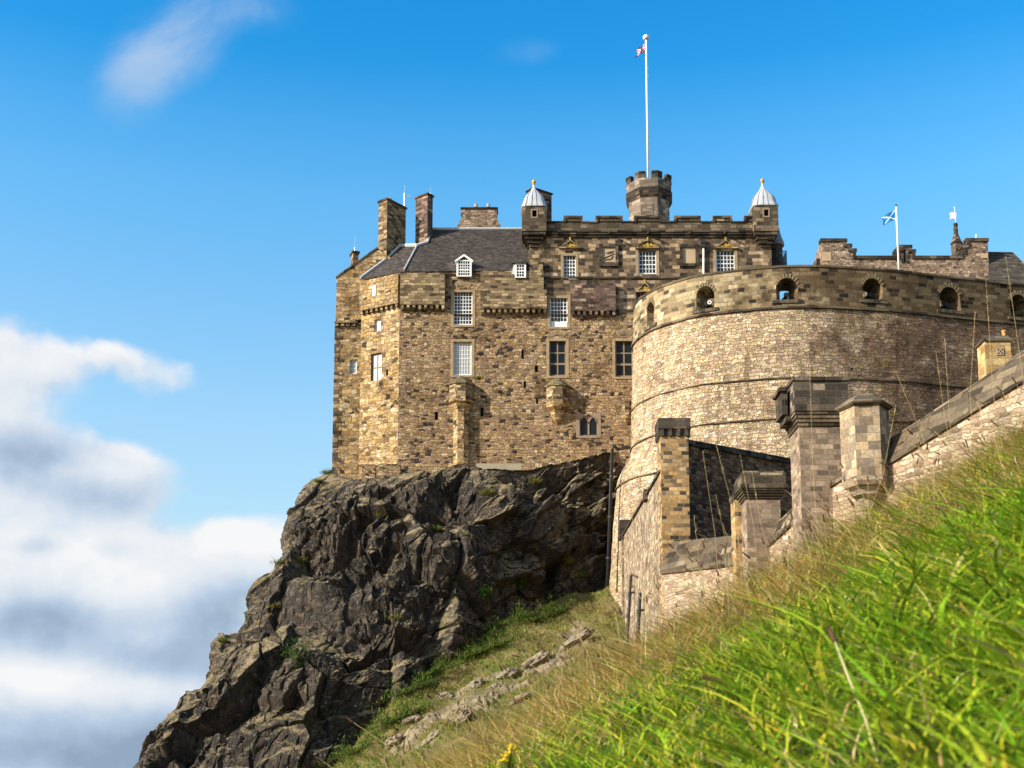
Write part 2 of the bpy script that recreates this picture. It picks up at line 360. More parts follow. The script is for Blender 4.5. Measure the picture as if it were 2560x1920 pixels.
M['sidewall'] = stone('grey_tan_side_rubble', 'rubble', (.55, .24), [(0, (.17, .125, .09)), (.4, (.31, .235, .16)), (.75, (.40, .31, .215)), (1, (.46, .38, .27))], (.24, .18, .12), stain=.6, shift=.3, bstr=.7, distort=.45, streak=.5)
M['darkwall'] = stone('reddish_dark_rubble', 'rubble', (.42, .2), [(0, (.04, .026, .022)), (.3, (.17, .085, .05)), (.7, (.27, .145, .085)), (1, (.36, .21, .13))], (.08, .055, .04), stain=.6, shift=.25, bstr=.7, distort=.3)
M['hall'] = stone('mottled_hall_rubble', 'rubble', (.40, .21), [(0, (.08, .06, .05)), (.15, (.20, .14, .105)), (.5, (.31, .22, .155)), (.75, (.40, .28, .19)), (1, (.45, .36, .26))], (.18, .135, .095), stain=.5, shift=.2, bstr=.8, distort=.42)
M['weather'] = stone('weathered_coping', 'brick', (1.1, .36), [(0, (.045, .037, .028)), (.35, (.085, .066, .044)), (.75, (.145, .111, .072)), (1, (.225, .175, .11))], (.10, .085, .065), stain=.6, shift=.3, bstr=.4, mort=.12, distort=.05)
M['slate'] = stone('slate_roof', 'brick', (.36, .17), [(0, (.042, .035, .031)), (.5, (.062, .052, .046)), (.9, (.084, .069, .058)), (1, (.12, .095, .074))], (.035, .031, .029), stain=.35, shift=.2, bstr=.35, mort=.12, distort=.02)
M['hallroof'] = stone('brown_slate_roof', 'brick', (.9, .22), [(0, (.05, .042, .034)), (.5, (.085, .07, .056)), (1, (.14, .115, .09))], (.03, .027, .022), stain=.3, shift=.2, bstr=.5, mort=.3, distort=.02)
M['lead'] = plain('pale_lead', (.47, .49, .51), .5, .0, .12, 4., .4)
M['seam'] = plain('lead_seam', (.20, .215, .23), .5, .0, .1)
M['white'] = plain('white_paint', (.80, .80, .78), .45, 0, .06)
M['gold'] = plain('gilding', (.62, .40, .06), .35, .35, .25, 9., .5)
M['pot'] = plain('clay_pot', (.50, .40, .28), .85)
M['lattice'] = plain('mullion_stone', (.27, .20, .14), .85)
M['iron'] = plain('dark_iron', (.035, .035, .036), .55, .2)
M['bronze'] = plain('cannon_iron', (.03, .03, .03), .4, .4)
M['muzzle'] = plain('muzzle_paint', (.70, .70, .68), .5)
M['steel'] = plain('pale_steel', (.55, .58, .60), .4, .3)
M['concrete'] = plain('concrete', (.33, .29, .20), .9, 0, .2, 1.2)
M['panel'] = plain('tan_panel', (.46, .335, .21), .9, 0, .18, 1.5)
M['dark'] = plain('dark_interior', (.012, .011, .010), .9)
def glass(name, col, rough=.08, spec=.5):
    m, t = new_mat(name)
    n = t.noise(t.n('ShaderNodeTexCoord').outputs['Object'], 2.3, 2).outputs[0]
    return finish(m, t, col, rough, n, .08, .05, spec)
M['glass'] = glass('window_glass', (.030, .034, .040), .2, .3)
M['leaded'] = glass('leaded_glass', (.014, .016, .018), .3, .2)
M['dull'] = glass('dull_leaded_glass', (.17, .185, .19), .3)
M['curtain'] = glass('curtained_glass', (.42, .42, .40), .25)

def tint_mat(name, transl=.35, rough=.6):
    m, t = new_mat(name)
    a = t.n('ShaderNodeAttribute', attribute_name='tint')
    p = t.n('ShaderNodeBsdfPrincipled', {'Base Color': a.outputs['Color'], 'Roughness': .75, 'Specular IOR Level': .08})
    tr = t.n('ShaderNodeBsdfTranslucent', {'Color': a.outputs['Color']})
    mx = t.n('ShaderNodeMixShader', {0: transl, 1: p.outputs[0], 2: tr.outputs[0]})
    o = t.n('ShaderNodeOutputMaterial'); t.link(mx.outputs[0], o.inputs[0])
    return m
M['blade'] = tint_mat('grass_blade', .32); M['leaf'] = tint_mat('leaf', .3)

def crag_mat():
    m, t = new_mat('basalt_crag')
    tc = t.n('ShaderNodeTexCoord'); p = tc.outputs['Object']
    ge = t.n('ShaderNodeNewGeometry'); nz = t.n('ShaderNodeSeparateXYZ', {0: ge.outputs['Normal']}).outputs[2]
    n1 = t.noise(p, .30, 6, .65).outputs[0]; n2 = t.noise(p, 1.6, 8, .72, .0).outputs[0]; n3 = t.noise(p, 6., 7, .75).outputs[0]; n4 = t.noise(p, 14., 4, .7).outputs[0]
    col = t.ramp(t.m('ADD', t.m('MULTIPLY', n1, .45), t.m('ADD', t.m('MULTIPLY', n2, .35), t.m('MULTIPLY', n3, .22))), [(.38, (.016, .0135, .012)), (.45, (.037, .030, .025)), (.51, (.064, .051, .041)), (.57, (.112, .091, .068)), (.66, (.21, .17, .12))])
    sv = t.n('ShaderNodeVectorMath', {0: p, 1: (1.3, 1.3, .16)}, operation='MULTIPLY').outputs[0]
    wet = t.mr(t.noise(sv, 1., 6, .65).outputs[0], .50, .60, 0, .85, True)
    col = t.mix(wet, col, (.022, .020, .019))
    li = t.mr(t.noise(p, 1.9, 8, .78).outputs[0], .55, .62, 0, .75, True)
    col = t.mix(li, col, (.23, .175, .10))
    rd = t.mr(t.noise(p, .8, 6, .7).outputs[0], .58, .68, 0, .5, True)
    col = t.mix(rd, col, (.095, .055, .034))
    wsp = t.mr(t.noise(t.n('ShaderNodeVectorMath', {0: p, 1: (4, 4, 1.6)}, operation='MULTIPLY').outputs[0], 1., 5, .65).outputs[0], .655, .70, 0, .85, True)
    col = t.mix(wsp, col, (.46, .44, .41))
    so = t.n('ShaderNodeSeparateColor', {0: t.n('ShaderNodeAttribute', attribute_name='soil').outputs['Color']}).outputs[0]
    up = t.m('ADD', t.m('ADD', t.m('MULTIPLY', nz, .75), t.m('MULTIPLY', so, .55)), t.m('MULTIPLY', t.m('SUBTRACT', n2, .5), 1.3))
    up = t.mr(up, .43, .58, 0, .92, True)
    gcol = t.ramp(t.noise(p, 1.1, 6, .7).outputs[0], [(.32, (.06, .08, .02)), (.43, (.17, .14, .055)), (.52, (.28, .205, .11)), (.7, (.36, .275, .175))])
    col = t.mix(up, col, gcol)
    v = t.n('ShaderNodeTexVoronoi', {'Vector': t.n('ShaderNodeVectorMath', {0: p, 1: (1.5, 1.5, .7)}, operation='MULTIPLY').outputs[0], 'Scale': 1.}, feature='DISTANCE_TO_EDGE')
    crack = t.mr(v.outputs[0], 0, .05, 0, 1)
    h = t.m('ADD', t.m('MULTIPLY', n2, 1.0), t.m('MULTIPLY', n3, .6)); h = t.m('ADD', t.m('ADD', h, t.m('MULTIPLY', crack, .25)), t.m('MULTIPLY', n4, .2))
    return finish(m, t, col, .85, h, 1.0, .28, .25)
M['crag'] = crag_mat()
def rock_mat():
    m, t = new_mat('pale_rock')
    p = t.n('ShaderNodeTexCoord').outputs['Object']
    n1 = t.noise(p, .9, 6, .65).outputs[0]; n3 = t.noise(p, 5., 7, .7).outputs[0]
    col = t.ramp(t.m('ADD', t.m('MULTIPLY', n1, .6), t.m('MULTIPLY', n3, .4)), [(.36, (.09, .073, .055)), (.5, (.22, .175, .12)), (.64, (.36, .295, .21))])
    return finish(m, t, col, .9, n3, .8, .1, .2)
M['rock'] = rock_mat()
def soil_mat(name, stops):
    m, t = new_mat(name)
    p = t.n('ShaderNodeTexCoord').outputs['Object']
    n1 = t.noise(p, .5, 7, .65).outputs[0]; n3 = t.noise(p, 9., 6, .7).outputs[0]
    col = t.ramp(t.m('ADD', t.m('MULTIPLY', n1, .6), t.m('MULTIPLY', n3, .4)), stops)
    st = t.n('ShaderNodeSeparateColor', {0: t.n('ShaderNodeAttribute', attribute_name='stone').outputs['Color']}).outputs[0]
    rc = t.ramp(t.m('ADD', t.m('MULTIPLY', t.noise(p, 1.3, 6, .7).outputs[0], .6), t.m('MULTIPLY', n3, .4)), [(.36, (.08, .064, .045)), (.48, (.21, .165, .105)), (.6, (.34, .27, .18)), (.7, (.42, .345, .24))])
    col = t.mix(st, col, rc)
    return finish(m, t, col, .95, n3, 1., .1, .1)
M['soil'] = soil_mat('dry_turf', [(.3, (.055, .060, .018)), (.45, (.12, .105, .035)), (.6, (.21, .165, .07)), (.75, (.28, .215, .12))])
M['turf'] = soil_mat('dark_turf', [(.3, (.018, .026, .006)), (.6, (.05, .06, .015)), (.8, (.10, .09, .03))])
M['town'] = soil_mat('far_ground', [(.3, (.05, .065, .035)), (.6, (.10, .10, .06)), (.8, (.14, .13, .10))])
# ------------------------------------------------------------------ numpy noise
def hash3(i, j, k, s):
    n = (i.astype(np.int64)*374761393 + j.astype(np.int64)*668265263 + k.astype(np.int64)*2147483647 + s*974634777) & 0x7fffffff
    n = ((n ^ (n >> 13))*1274126177) & 0x7fffffff
    n = ((n ^ (n >> 16))*668265263) & 0x7fffffff
    return ((n ^ (n >> 15)) & 0xffffff)/float(0x1000000)
def vnoise(P, s=0):
    I = np.floor(P).astype(np.int64); F = P-I; F = F*F*(3-2*F); r = 0
    for a in (0, 1):
        for b in (0, 1):
            for c in (0, 1):
                w = (F[:, 0] if a else 1-F[:, 0])*(F[:, 1] if b else 1-F[:, 1])*(F[:, 2] if c else 1-F[:, 2])
                r = r+w*hash3(I[:, 0]+a, I[:, 1]+b, I[:, 2]+c, s)
    return r*2-1
def fbm(P, o=5, s=0, g=.5):
    r = 0; a = 1.
    for k in range(o): r = r+a*vnoise(P*(2**k)+k*17.3, s+k); a *= g
    return r
def blocks(P, s=0, tilt=.6, sharp=0., width=.22, both=False):
    """cellular facets: per-cell offset plus a tilted plane, closed by narrow joints -> blocky rock without torn edges"""
    I = np.floor(P).astype(np.int64); best = np.full(len(P), 9e9); sec = best.copy(); val = np.zeros(len(P))
    for a in (-1, 0, 1):
        for b in (-1, 0, 1):
            for c in (-1, 0, 1):
                i, j, k = I[:, 0]+a, I[:, 1]+b, I[:, 2]+c
                S = np.stack([i+hash3(i, j, k, s+1), j+hash3(i, j, k, s+2), k+hash3(i, j, k, s+3)], 1)
                D = P-S; d = (D**2).sum(1); h = hash3(i, j, k, s+4)*2-1
                g = np.stack([hash3(i, j, k, s+5)*2-1, hash3(i, j, k, s+6)*2-1, hash3(i, j, k, s+7)*2-1], 1)
                nv = h+tilt*(g*D).sum(1)*2
                upd = d < best; sec = np.where(upd, best, np.minimum(sec, d)); val = np.where(upd, nv, val); best = np.where(upd, d, best)
    e = np.clip((np.sqrt(sec)-np.sqrt(best))/width, 0, 1); e = e*(2-e)
    r = (val+sharp)*e-sharp
    return (r, 1-e) if both else r
def tri(P, n, s): 
    r = np.random.RandomState(s); o = 0
    for k in range(n):
        v = r.randn(3); v /= np.linalg.norm(v); q = P@v+r.rand()*9; o = o+np.abs((q % 2)-1)*2-1
    return o/n
def tps(pts):
    A = np.array(pts, float); X = A[:, :2]/500.; y = A[:, 2:]; n = len(X)
    r = np.linalg.norm(X[:, None]-X[None], axis=2); K = np.where(r > 0, r*r*np.log(r+1e-9), 0)+np.eye(n)*.01
    Pm = np.hstack([np.ones((n, 1)), X]); L = np.zeros((n+3, n+3)); L[:n, :n] = K; L[:n, n:] = Pm; L[n:, :n] = Pm.T
    w = np.linalg.solve(L, np.vstack([y, np.zeros((3, y.shape[1]))]))
    def f(px, py):
        q = np.stack([px.ravel(), py.ravel()], 1)/500.
        r = np.linalg.norm(q[:, None]-X[None], axis=2); K = np.where(r > 0, r*r*np.log(r+1e-9), 0)
        return (K @ w[:n] + np.hstack([np.ones((len(q), 1)), q]) @ w[n:]).reshape(*px.shape, -1).squeeze(-1)
    return f
def unproj(px, py, Y):
    a = (px-CX)/FP; b = -(py-CY)/FP; dy = CP-b*SP; dz = SP+b*CP
    return np.stack([a/dy*Y, Y, dz/dy*Y], -1)
def sstep(x, a, b):
    t = np.clip((x-a)/(b-a), 0, 1); return t*t*(3-2*t)

# ------------------------------------------------------------------ ground: far sheet, castle hill slope, crag, near bank
def ground():
    g = MB(); Z = -26
    n = 24; R = 6000
    P = np.zeros((n, n, 3)); xs = np.linspace(-R, R, n)
    P[..., 0], P[..., 1] = np.meshgrid(xs, xs); P[..., 2] = Z
    struct(grid_obj('ground', P, M['town'], P[..., :2]))
ground()

crag_depth = tps([(828, 1175, 107.5), (930, 1205, 103.5), (1050, 1190, 102), (1120, 1160, 101.0), (1190, 1150, 100.0), (1300, 1165, 101.5), (1380, 1150, 102.5), (1450, 1125, 103.5), (1540, 1118, 105),
    (745, 1240, 105), (900, 1260, 100.5), (1060, 1260, 98.5), (1190, 1260, 96.5), (1300, 1260, 99.0), (1420, 1260, 101.5), (1540, 1260, 104.5),
    (706, 1390, 102), (850, 1390, 97.5), (1000, 1390, 95.5), (1130, 1390, 93.8), (1250, 1390, 97), (1400, 1390, 100.5), (1540, 1400, 103.5),
    (640, 1490, 98), (800, 1490, 94.5), (950, 1500, 92.0), (1080, 1490, 91.5), (1200, 1490, 95.0), (1360, 1480, 98), (1540, 1480, 101.5),
    (612, 1562, 95), (760, 1562, 92), (900, 1562, 89.5), (1010, 1580, 89.2), (1150, 1580, 92.5), (1400, 1560, 97),
    (530, 1640, 92.5), (700, 1640, 89.5), (850, 1660, 87.5), (960, 1660, 87.5), (1100, 1680, 90.5),
    (440, 1765, 89), (600, 1765, 86.5), (800, 1765, 85.0), (950, 1765, 86.5), (350, 1925, 86), (550, 1925, 83), (800, 1925, 82.5), (1000, 1925, 85), (300, 2100, 82), (700, 2100, 78.5), (1100, 2100, 80)])
SIL = np.array([(y_, x_+np.interp(y_, [1170, 1300, 1500, 1700, 1925], [4, -8, -8, -14, -26])) for y_, x_ in [(1170, 828), (1182, 800), (1195, 772), (1215, 757), (1258, 733), (1300, 724), (1350, 713), (1390, 707), (1400, 697), (1432, 686), (1440, 668), (1480, 640), (1520, 626), (1556, 614), (1566, 600), (1574, 545), (1600, 535), (1645, 528), (1690, 512), (1708, 505), (1712, 470), (1735, 448), (1790, 420), (1830, 395), (1850, 378), (1895, 360), (1925, 347), (2000, 330), (2300, 290)]], float)
def crag():
    nt, nr, nb = 760, 600, 90
    t = np.linspace(0, 1, nt); r = np.linspace(0, 1, nr)
    topx = 828+717*t; topy = np.interp(topx, [828, 930, 960, 1050, 1110, 1150, 1190, 1250, 1310, 1380, 1400, 1470, 1500, 1545], [1172, 1196, 1190, 1186, 1165, 1150, 1158, 1163, 1163, 1152, 1140, 1135, 1116, 1112])
    T, R = np.meshgrid(t, r)
    PY = topy[None, :]+(2250-topy[None, :])*R**1.05
    L = np.interp(PY, SIL[:, 0], SIL[:, 1]); PX = L+(1560-L)*T**1.0
    Y = crag_depth(PX, PY)
    edge = np.clip((PX-L)/70., 0, 1); Y = Y+ (1-np.sqrt(1-(1-edge)**2))*1.5
    P = unproj(PX, PY, Y)
    # wrap the left flank back round the hill
    back = []
    for k in range(nb, 0, -1):
        s = k/nb; q = P[:, 0].copy(); q[:, 1] += .8*s+22*s*s; q[:, 0] += .1*s+5.5*s**3; back.append(q)
    P = np.concatenate([np.stack(back, 1), P], 1)
    # roof the top back under the buildings
    top = []
    for k in range(14, 0, -1):
        q = P[0].copy(); q[:, 1] += (k/14)**1.2*12; q[:, 2] += .0*k; top.append(q)
    P = np.concatenate([np.stack(top, 0), P], 0)
    ny, nx = P.shape[:2]
    du = np.gradient(P, axis=1); dv = np.gradient(P, axis=0); N = np.cross(du, dv); N /= np.linalg.norm(N, axis=2, keepdims=True)+1e-9
    if N[ny//2, nx//2, 1] > 0: N = -N
    # smooth the normals
    for _ in range(6):
        N[1:-1, 1:-1] = (N[1:-1, 1:-1]+N[:-2, 1:-1]+N[2:, 1:-1]+N[1:-1, :-2]+N[1:-1, 2:])/5
    Q = P.reshape(-1, 3); 
    W = Q+.13*np.stack([fbm(Q*.5, 3, 50), fbm(Q*.5, 3, 60), fbm(Q*.5, 3, 70)], 1)
    # slab direction: rising to the right on the right-hand flank, near upright on the left
    def rot(P, a):
        c, s_ = math.cos(a), math.sin(a); return np.stack([P[:, 0]*c+P[:, 2]*s_, P[:, 1], -P[:, 0]*s_+P[:, 2]*c], 1)
    right = sstep(Q[:, 0], -4., 0.5)
    A = rot(W, math.radians(68)); B = rot(W, math.radians(42))
    def lay(f, s, sc, **k): return f(A*np.array(sc), s, **k)*(1-right)+f(B*np.array(sc), s+9, **k)*right
    rough = .30+.95*sstep(fbm(Q*.13+9, 3, 77), -.25, .45)
    cav = 0.
    d = .85*tri(A*np.array([.30, .26, .09]), 3, 3)+.36*tri(A*np.array([.85, .7, .26]), 3, 4)+.12*rough*tri(A*np.array([2.4, 2., 1.0]), 3, 8)
    qz = (Q[:, 2]*.95-Q[:, 0]*(.12+.40*right))/3.3+.75*fbm(Q*.13, 3, 88); f_ = qz-np.floor(qz); saw = np.where(f_ < .86, f_/.86, (1-f_)/.14); d = d+.42*(saw-.5)
    cav = cav+.8*np.clip(1-np.abs(f_-.97)/.10, 0, 1)
    qz = (Q[:, 2]*.95-Q[:, 0]*(.05+.5*right))/1.15+.8*fbm(Q*.3, 3, 89); f_ = qz-np.floor(qz); saw = np.where(f_ < .84, f_/.84, (1-f_)/.16); d = d+.22*rough*(saw-.5)
    for (amp_, sd, sc, tl, sh, wd, rr, cw) in ((.95, 1, (.10, .2, .22), 1.0, .5, .045, 1., .9), (.50, 2, (.26, .42, .52), 1.0, .5, .06, .45+.55*rough, .8), (.20, 3, (.75, 1.1, 1.3), 1.0, .4, .09, .3+.7*rough, .5), (.06, 4, (2.0, 2.7, 3.2), 1., .3, .15, rough, .2)):
        vA, eA = blocks(A*np.array(sc), sd, tl, sh, wd, True); scB = np.array((sc[0]*.85, sc[1], sc[2]*1.25)); vB, eB = blocks(B*scB, sd+9, tl, sh, wd, True)
        d = d+amp_*rr*(vA*(1-right)+vB*right); cav = cav+cw*(eA*(1-right)+eB*right)
    d = d+.05*fbm(Q*1.6, 5, 6)
    amp = np.ones((ny, nx)); jj = np.arange(ny)-14
    amp *= (.25+.75*sstep(jj[:, None].astype(float), 2, 60)); amp = np.where(jj[:, None] < 0, .1, amp)
    D = np.clip(d, -2.4, 1.6).reshape(ny, nx)
    for _ in range(0): D[1:-1, 1:-1] = (2*D[1:-1, 1:-1]+D[:-2, 1:-1]+D[2:, 1:-1]+D[1:-1, :-2]+D[1:-1, 2:])/6
    ea = np.full((ny, nx), .40); ea[14:, nb:] = .40+.60*sstep(PX-L, 8, 85); ea[:14, nb:] = ea[14:15, nb:]; D = D*amp*ea
    P = P+N*(D[..., None]-.25)
    cv = np.clip(cav*.55, 0, 1); o = grid_obj('crag', P, M['crag'], None, False, None, {'soil': np.stack([cv, cv, cv, np.ones_like(cv)], 1)}); struct(o)
    return P
CRAG = crag()

slope_depth = tps([(1560, 1440, 101), (1480, 1485, 99.0), (1400, 1525, 97), (1250, 1580, 93.5), (1100, 1690, 89), (1000, 1760, 85.8), (900, 1870, 82), (800, 1980, 78.5),
    (1600, 1560, 93), (1600, 1640, 84), (1450, 1600, 90), (1300, 1680, 86), (1150, 1770, 82), (1000, 1880, 77.5), (900, 1980, 74),
    (1650, 1700, 76), (1500, 1760, 74), (1300, 1850, 71), (1100, 1960, 67), (1750, 1800, 66), (1500, 1950, 58), (1200, 2150, 52), (800, 2200, 66)])
def slope():
    ny, nx = 380, 420
    up = np.array([(700, 2110), (800, 1955), (850, 1905), (900, 1845), (1000, 1735), (1100, 1665), (1250, 1560), (1400, 1503), (1520, 1462), (1640, 1420)], float)
    px = np.linspace(700, 1760, nx); top = np.interp(px, up[:, 0], up[:, 1])
    PX = np.repeat(px[None], ny, 0); R = np.linspace(0, 1, ny)[:, None]
    PY = top[None]+(2300-top[None])*R
    Y = slope_depth(PX, PY); P = unproj(PX, PY, Y); Q = P.reshape(-1, 3)
    d = .45*fbm(Q*.28, 5, 90)+.10*fbm(Q*1.7, 4, 95)
    ln = np.interp(PX, [850, 1000, 1150, 1300, 1440, 1500, 1760], [1960, 1850, 1770, 1690, 1600, 1580, 1500])
    n_ = fbm(Q*.6, 4, 97).reshape(ny, nx); rk = sstep(1-np.abs(PY-ln)/46.+.9*n_, .25, .75)*sstep(1490-PX, 0, 60)*sstep(PX-930, 0, 60)
    P[..., 2] += d.reshape(ny, nx)+rk*(.06+.15*blocks(Q*np.array([.8, .8, 1.6]), 61, .9, .4, .08).reshape(ny, nx)+.06*blocks(Q*np.array([2.2, 2.2, 4.]), 62, .9, .4, .1).reshape(ny, nx))
    # tuck the top edge into the crag
    ext = P[:1].copy(); ext[..., 1] += 3.5; ext[..., 2] += .3
    P = np.concatenate([ext, P], 0); rk = np.concatenate([rk[:1]*0, rk], 0); q = rk.reshape(-1)
    struct(grid_obj('hillside', P, M['soil'], None, False, None, {'stone': np.stack([q, q, q, np.ones_like(q)], 1)})); return P, rk
SLOPE, SLOPE_ROCK = slope()

def bank_c(y):
    w = .0324; base = w*y-.02*(y-5.5)**2
    y0 = 10.; b0 = w*y0-.02*(y0-5.5)**2; g0 = w-.04*(y0-5.5)
    far = b0+g0*3.*(1-np.exp(-(y-y0)/3.))
    return np.where(y < y0, base, far)+.0
def bank_z(x, y):
    xs = np.where(x > -8, x, -8+ (x+8)*.5)
    return .567*xs+bank_c(y)+.03*np.sin(x*2.1+y*1.3)*np.sin(y*1.7-x*.6)
def bank():
    ys = np.concatenate([np.linspace(-4, 9, 90), np.linspace(9.5, 75, 60)]); xs = np.concatenate([np.linspace(-40, -4, 30), np.linspace(-3.8, 8, 90), np.linspace(8.4, 60, 50)])
    X, Yg = np.meshgrid(xs, ys); Z = bank_z(X, Yg)
    Z = np.maximum(Z, -26.5)
    P = np.stack([X, Yg, Z], -1); Q = P.reshape(-1, 3)
    P[..., 2] += (.012*fbm(Q*4, 3, 33)).reshape(X.shape)
    struct(grid_obj('grass_bank', P, M['turf'], None, smooth=True))
bank()

# ------------------------------------------------------------------ windows
def sash(parent, px0, px1, py0, py1, Y, nx, ny, mat='white', pane='glass', fr=.09, bar=.035, name='window', sill=True):
    m = (py0+py1)/2; x0, x1 = at(px0, m, Y).x, at(px1, m, Y).x; z0, z1 = at((px0+px1)/2, py1, Y).z, at((px0+px1)/2, py0, Y).z
    b = MB(); d = .08
    b.box(x0, x0+fr, Y, Y+d, z0, z1); b.box(x1-fr, x1, Y, Y+d, z0, z1)
    b.box(x0+fr, x1-fr, Y+.002, Y+d, z0, z0+fr*1.1); b.box(x0+fr, x1-fr, Y+.002, Y+d, z1-fr, z1)
    for i in range(1, nx):
        x = x0+fr+(x1-x0-2*fr)*i/nx; b.box(x-bar/2, x+bar/2, Y+.015, Y+d-.01, z0+fr*1.1, z1-fr)
    for j in range(1, ny):
        z = z0+fr+(z1-z0-2*fr)*j/ny; k = 1.7 if j == ny//2 else 1.
        b.box(x0+fr, x1-fr, Y+.02, Y+d-.012, z-bar/2*k, z+bar/2*k)
    w = b.build(name, M[mat], parent)
    g = MB(); g.box(x0+fr*.5, x1-fr*.5, Y+d-.03, Y+d+.01, z0+fr*.5, z1-fr*.5); g.build('pane', M[pane], w)
    return w
def rectXZ(px0, px1, py0, py1, Y):
    m = (py0+py1)/2; c = (px0+px1)/2
    return at(px0, m, Y).x, at(px1, m, Y).x, at(c, py1, Y).z, at(c, py0, Y).z
def facade(b, O, tdir, s0, s1, z0, z1, holes, depth, back=True, maxcell=3.):
    """wall plane through O (x,y) along tdir; holes=[(s0,s1,z0,z1)] get reveals of given depth"""
    t = Vector((tdir[0], tdir[1], 0)).normalized(); n = Vector((-t.y, t.x, 0))  # inward (+Y side)
    def P(s, z, d=0.): return Vector((O[0], O[1], 0))+t*s+n*d+Vector((0, 0, z))
    S = sorted({s0, s1, *[h[0] for h in holes], *[h[1] for h in holes]}); S = [s for s in S if s0 <= s <= s1]
    for a, c in zip(S, S[1:]):
        hs = sorted([h for h in holes if h[0] < c-1e-6 and h[1] > a+1e-6], key=lambda h: h[2]); z = z0
        for h in hs:
            if h[2] > z: b.face([P(a, z), P(c, z), P(c, h[2]), P(a, h[2])], [(a, z), (c, z), (c, h[2]), (a, h[2])])
            z = max(z, h[3])
        if z < z1: b.face([P(a, z), P(c, z), P(c, z1), P(a, z1)], [(a, z), (c, z), (c, z1), (a, z1)])
    for h in holes:
        a, c, l, u = h[:4]; d = depth
        b.face([P(a, l), P(a, u), P(a, u, d), P(a, l, d)]); b.face([P(c, l), P(c, l, d), P(c, u, d), P(c, u)])
        b.face([P(a, u), P(c, u), P(c, u, d), P(a, u, d)]); b.face([P(a, l), P(a, l, d), P(c, l, d), P(c, l)])
        if back: b.face([P(a-.02, l-.02, d), P(c+.02, l-.02, d), P(c+.02, u+.02, d), P(a-.02, u+.02, d)], mi=1)
    return P
def hole_on_Y(px0, px1, py0, py1, Y): 
    return rectXZ(px0, px1, py0, py1, Y)

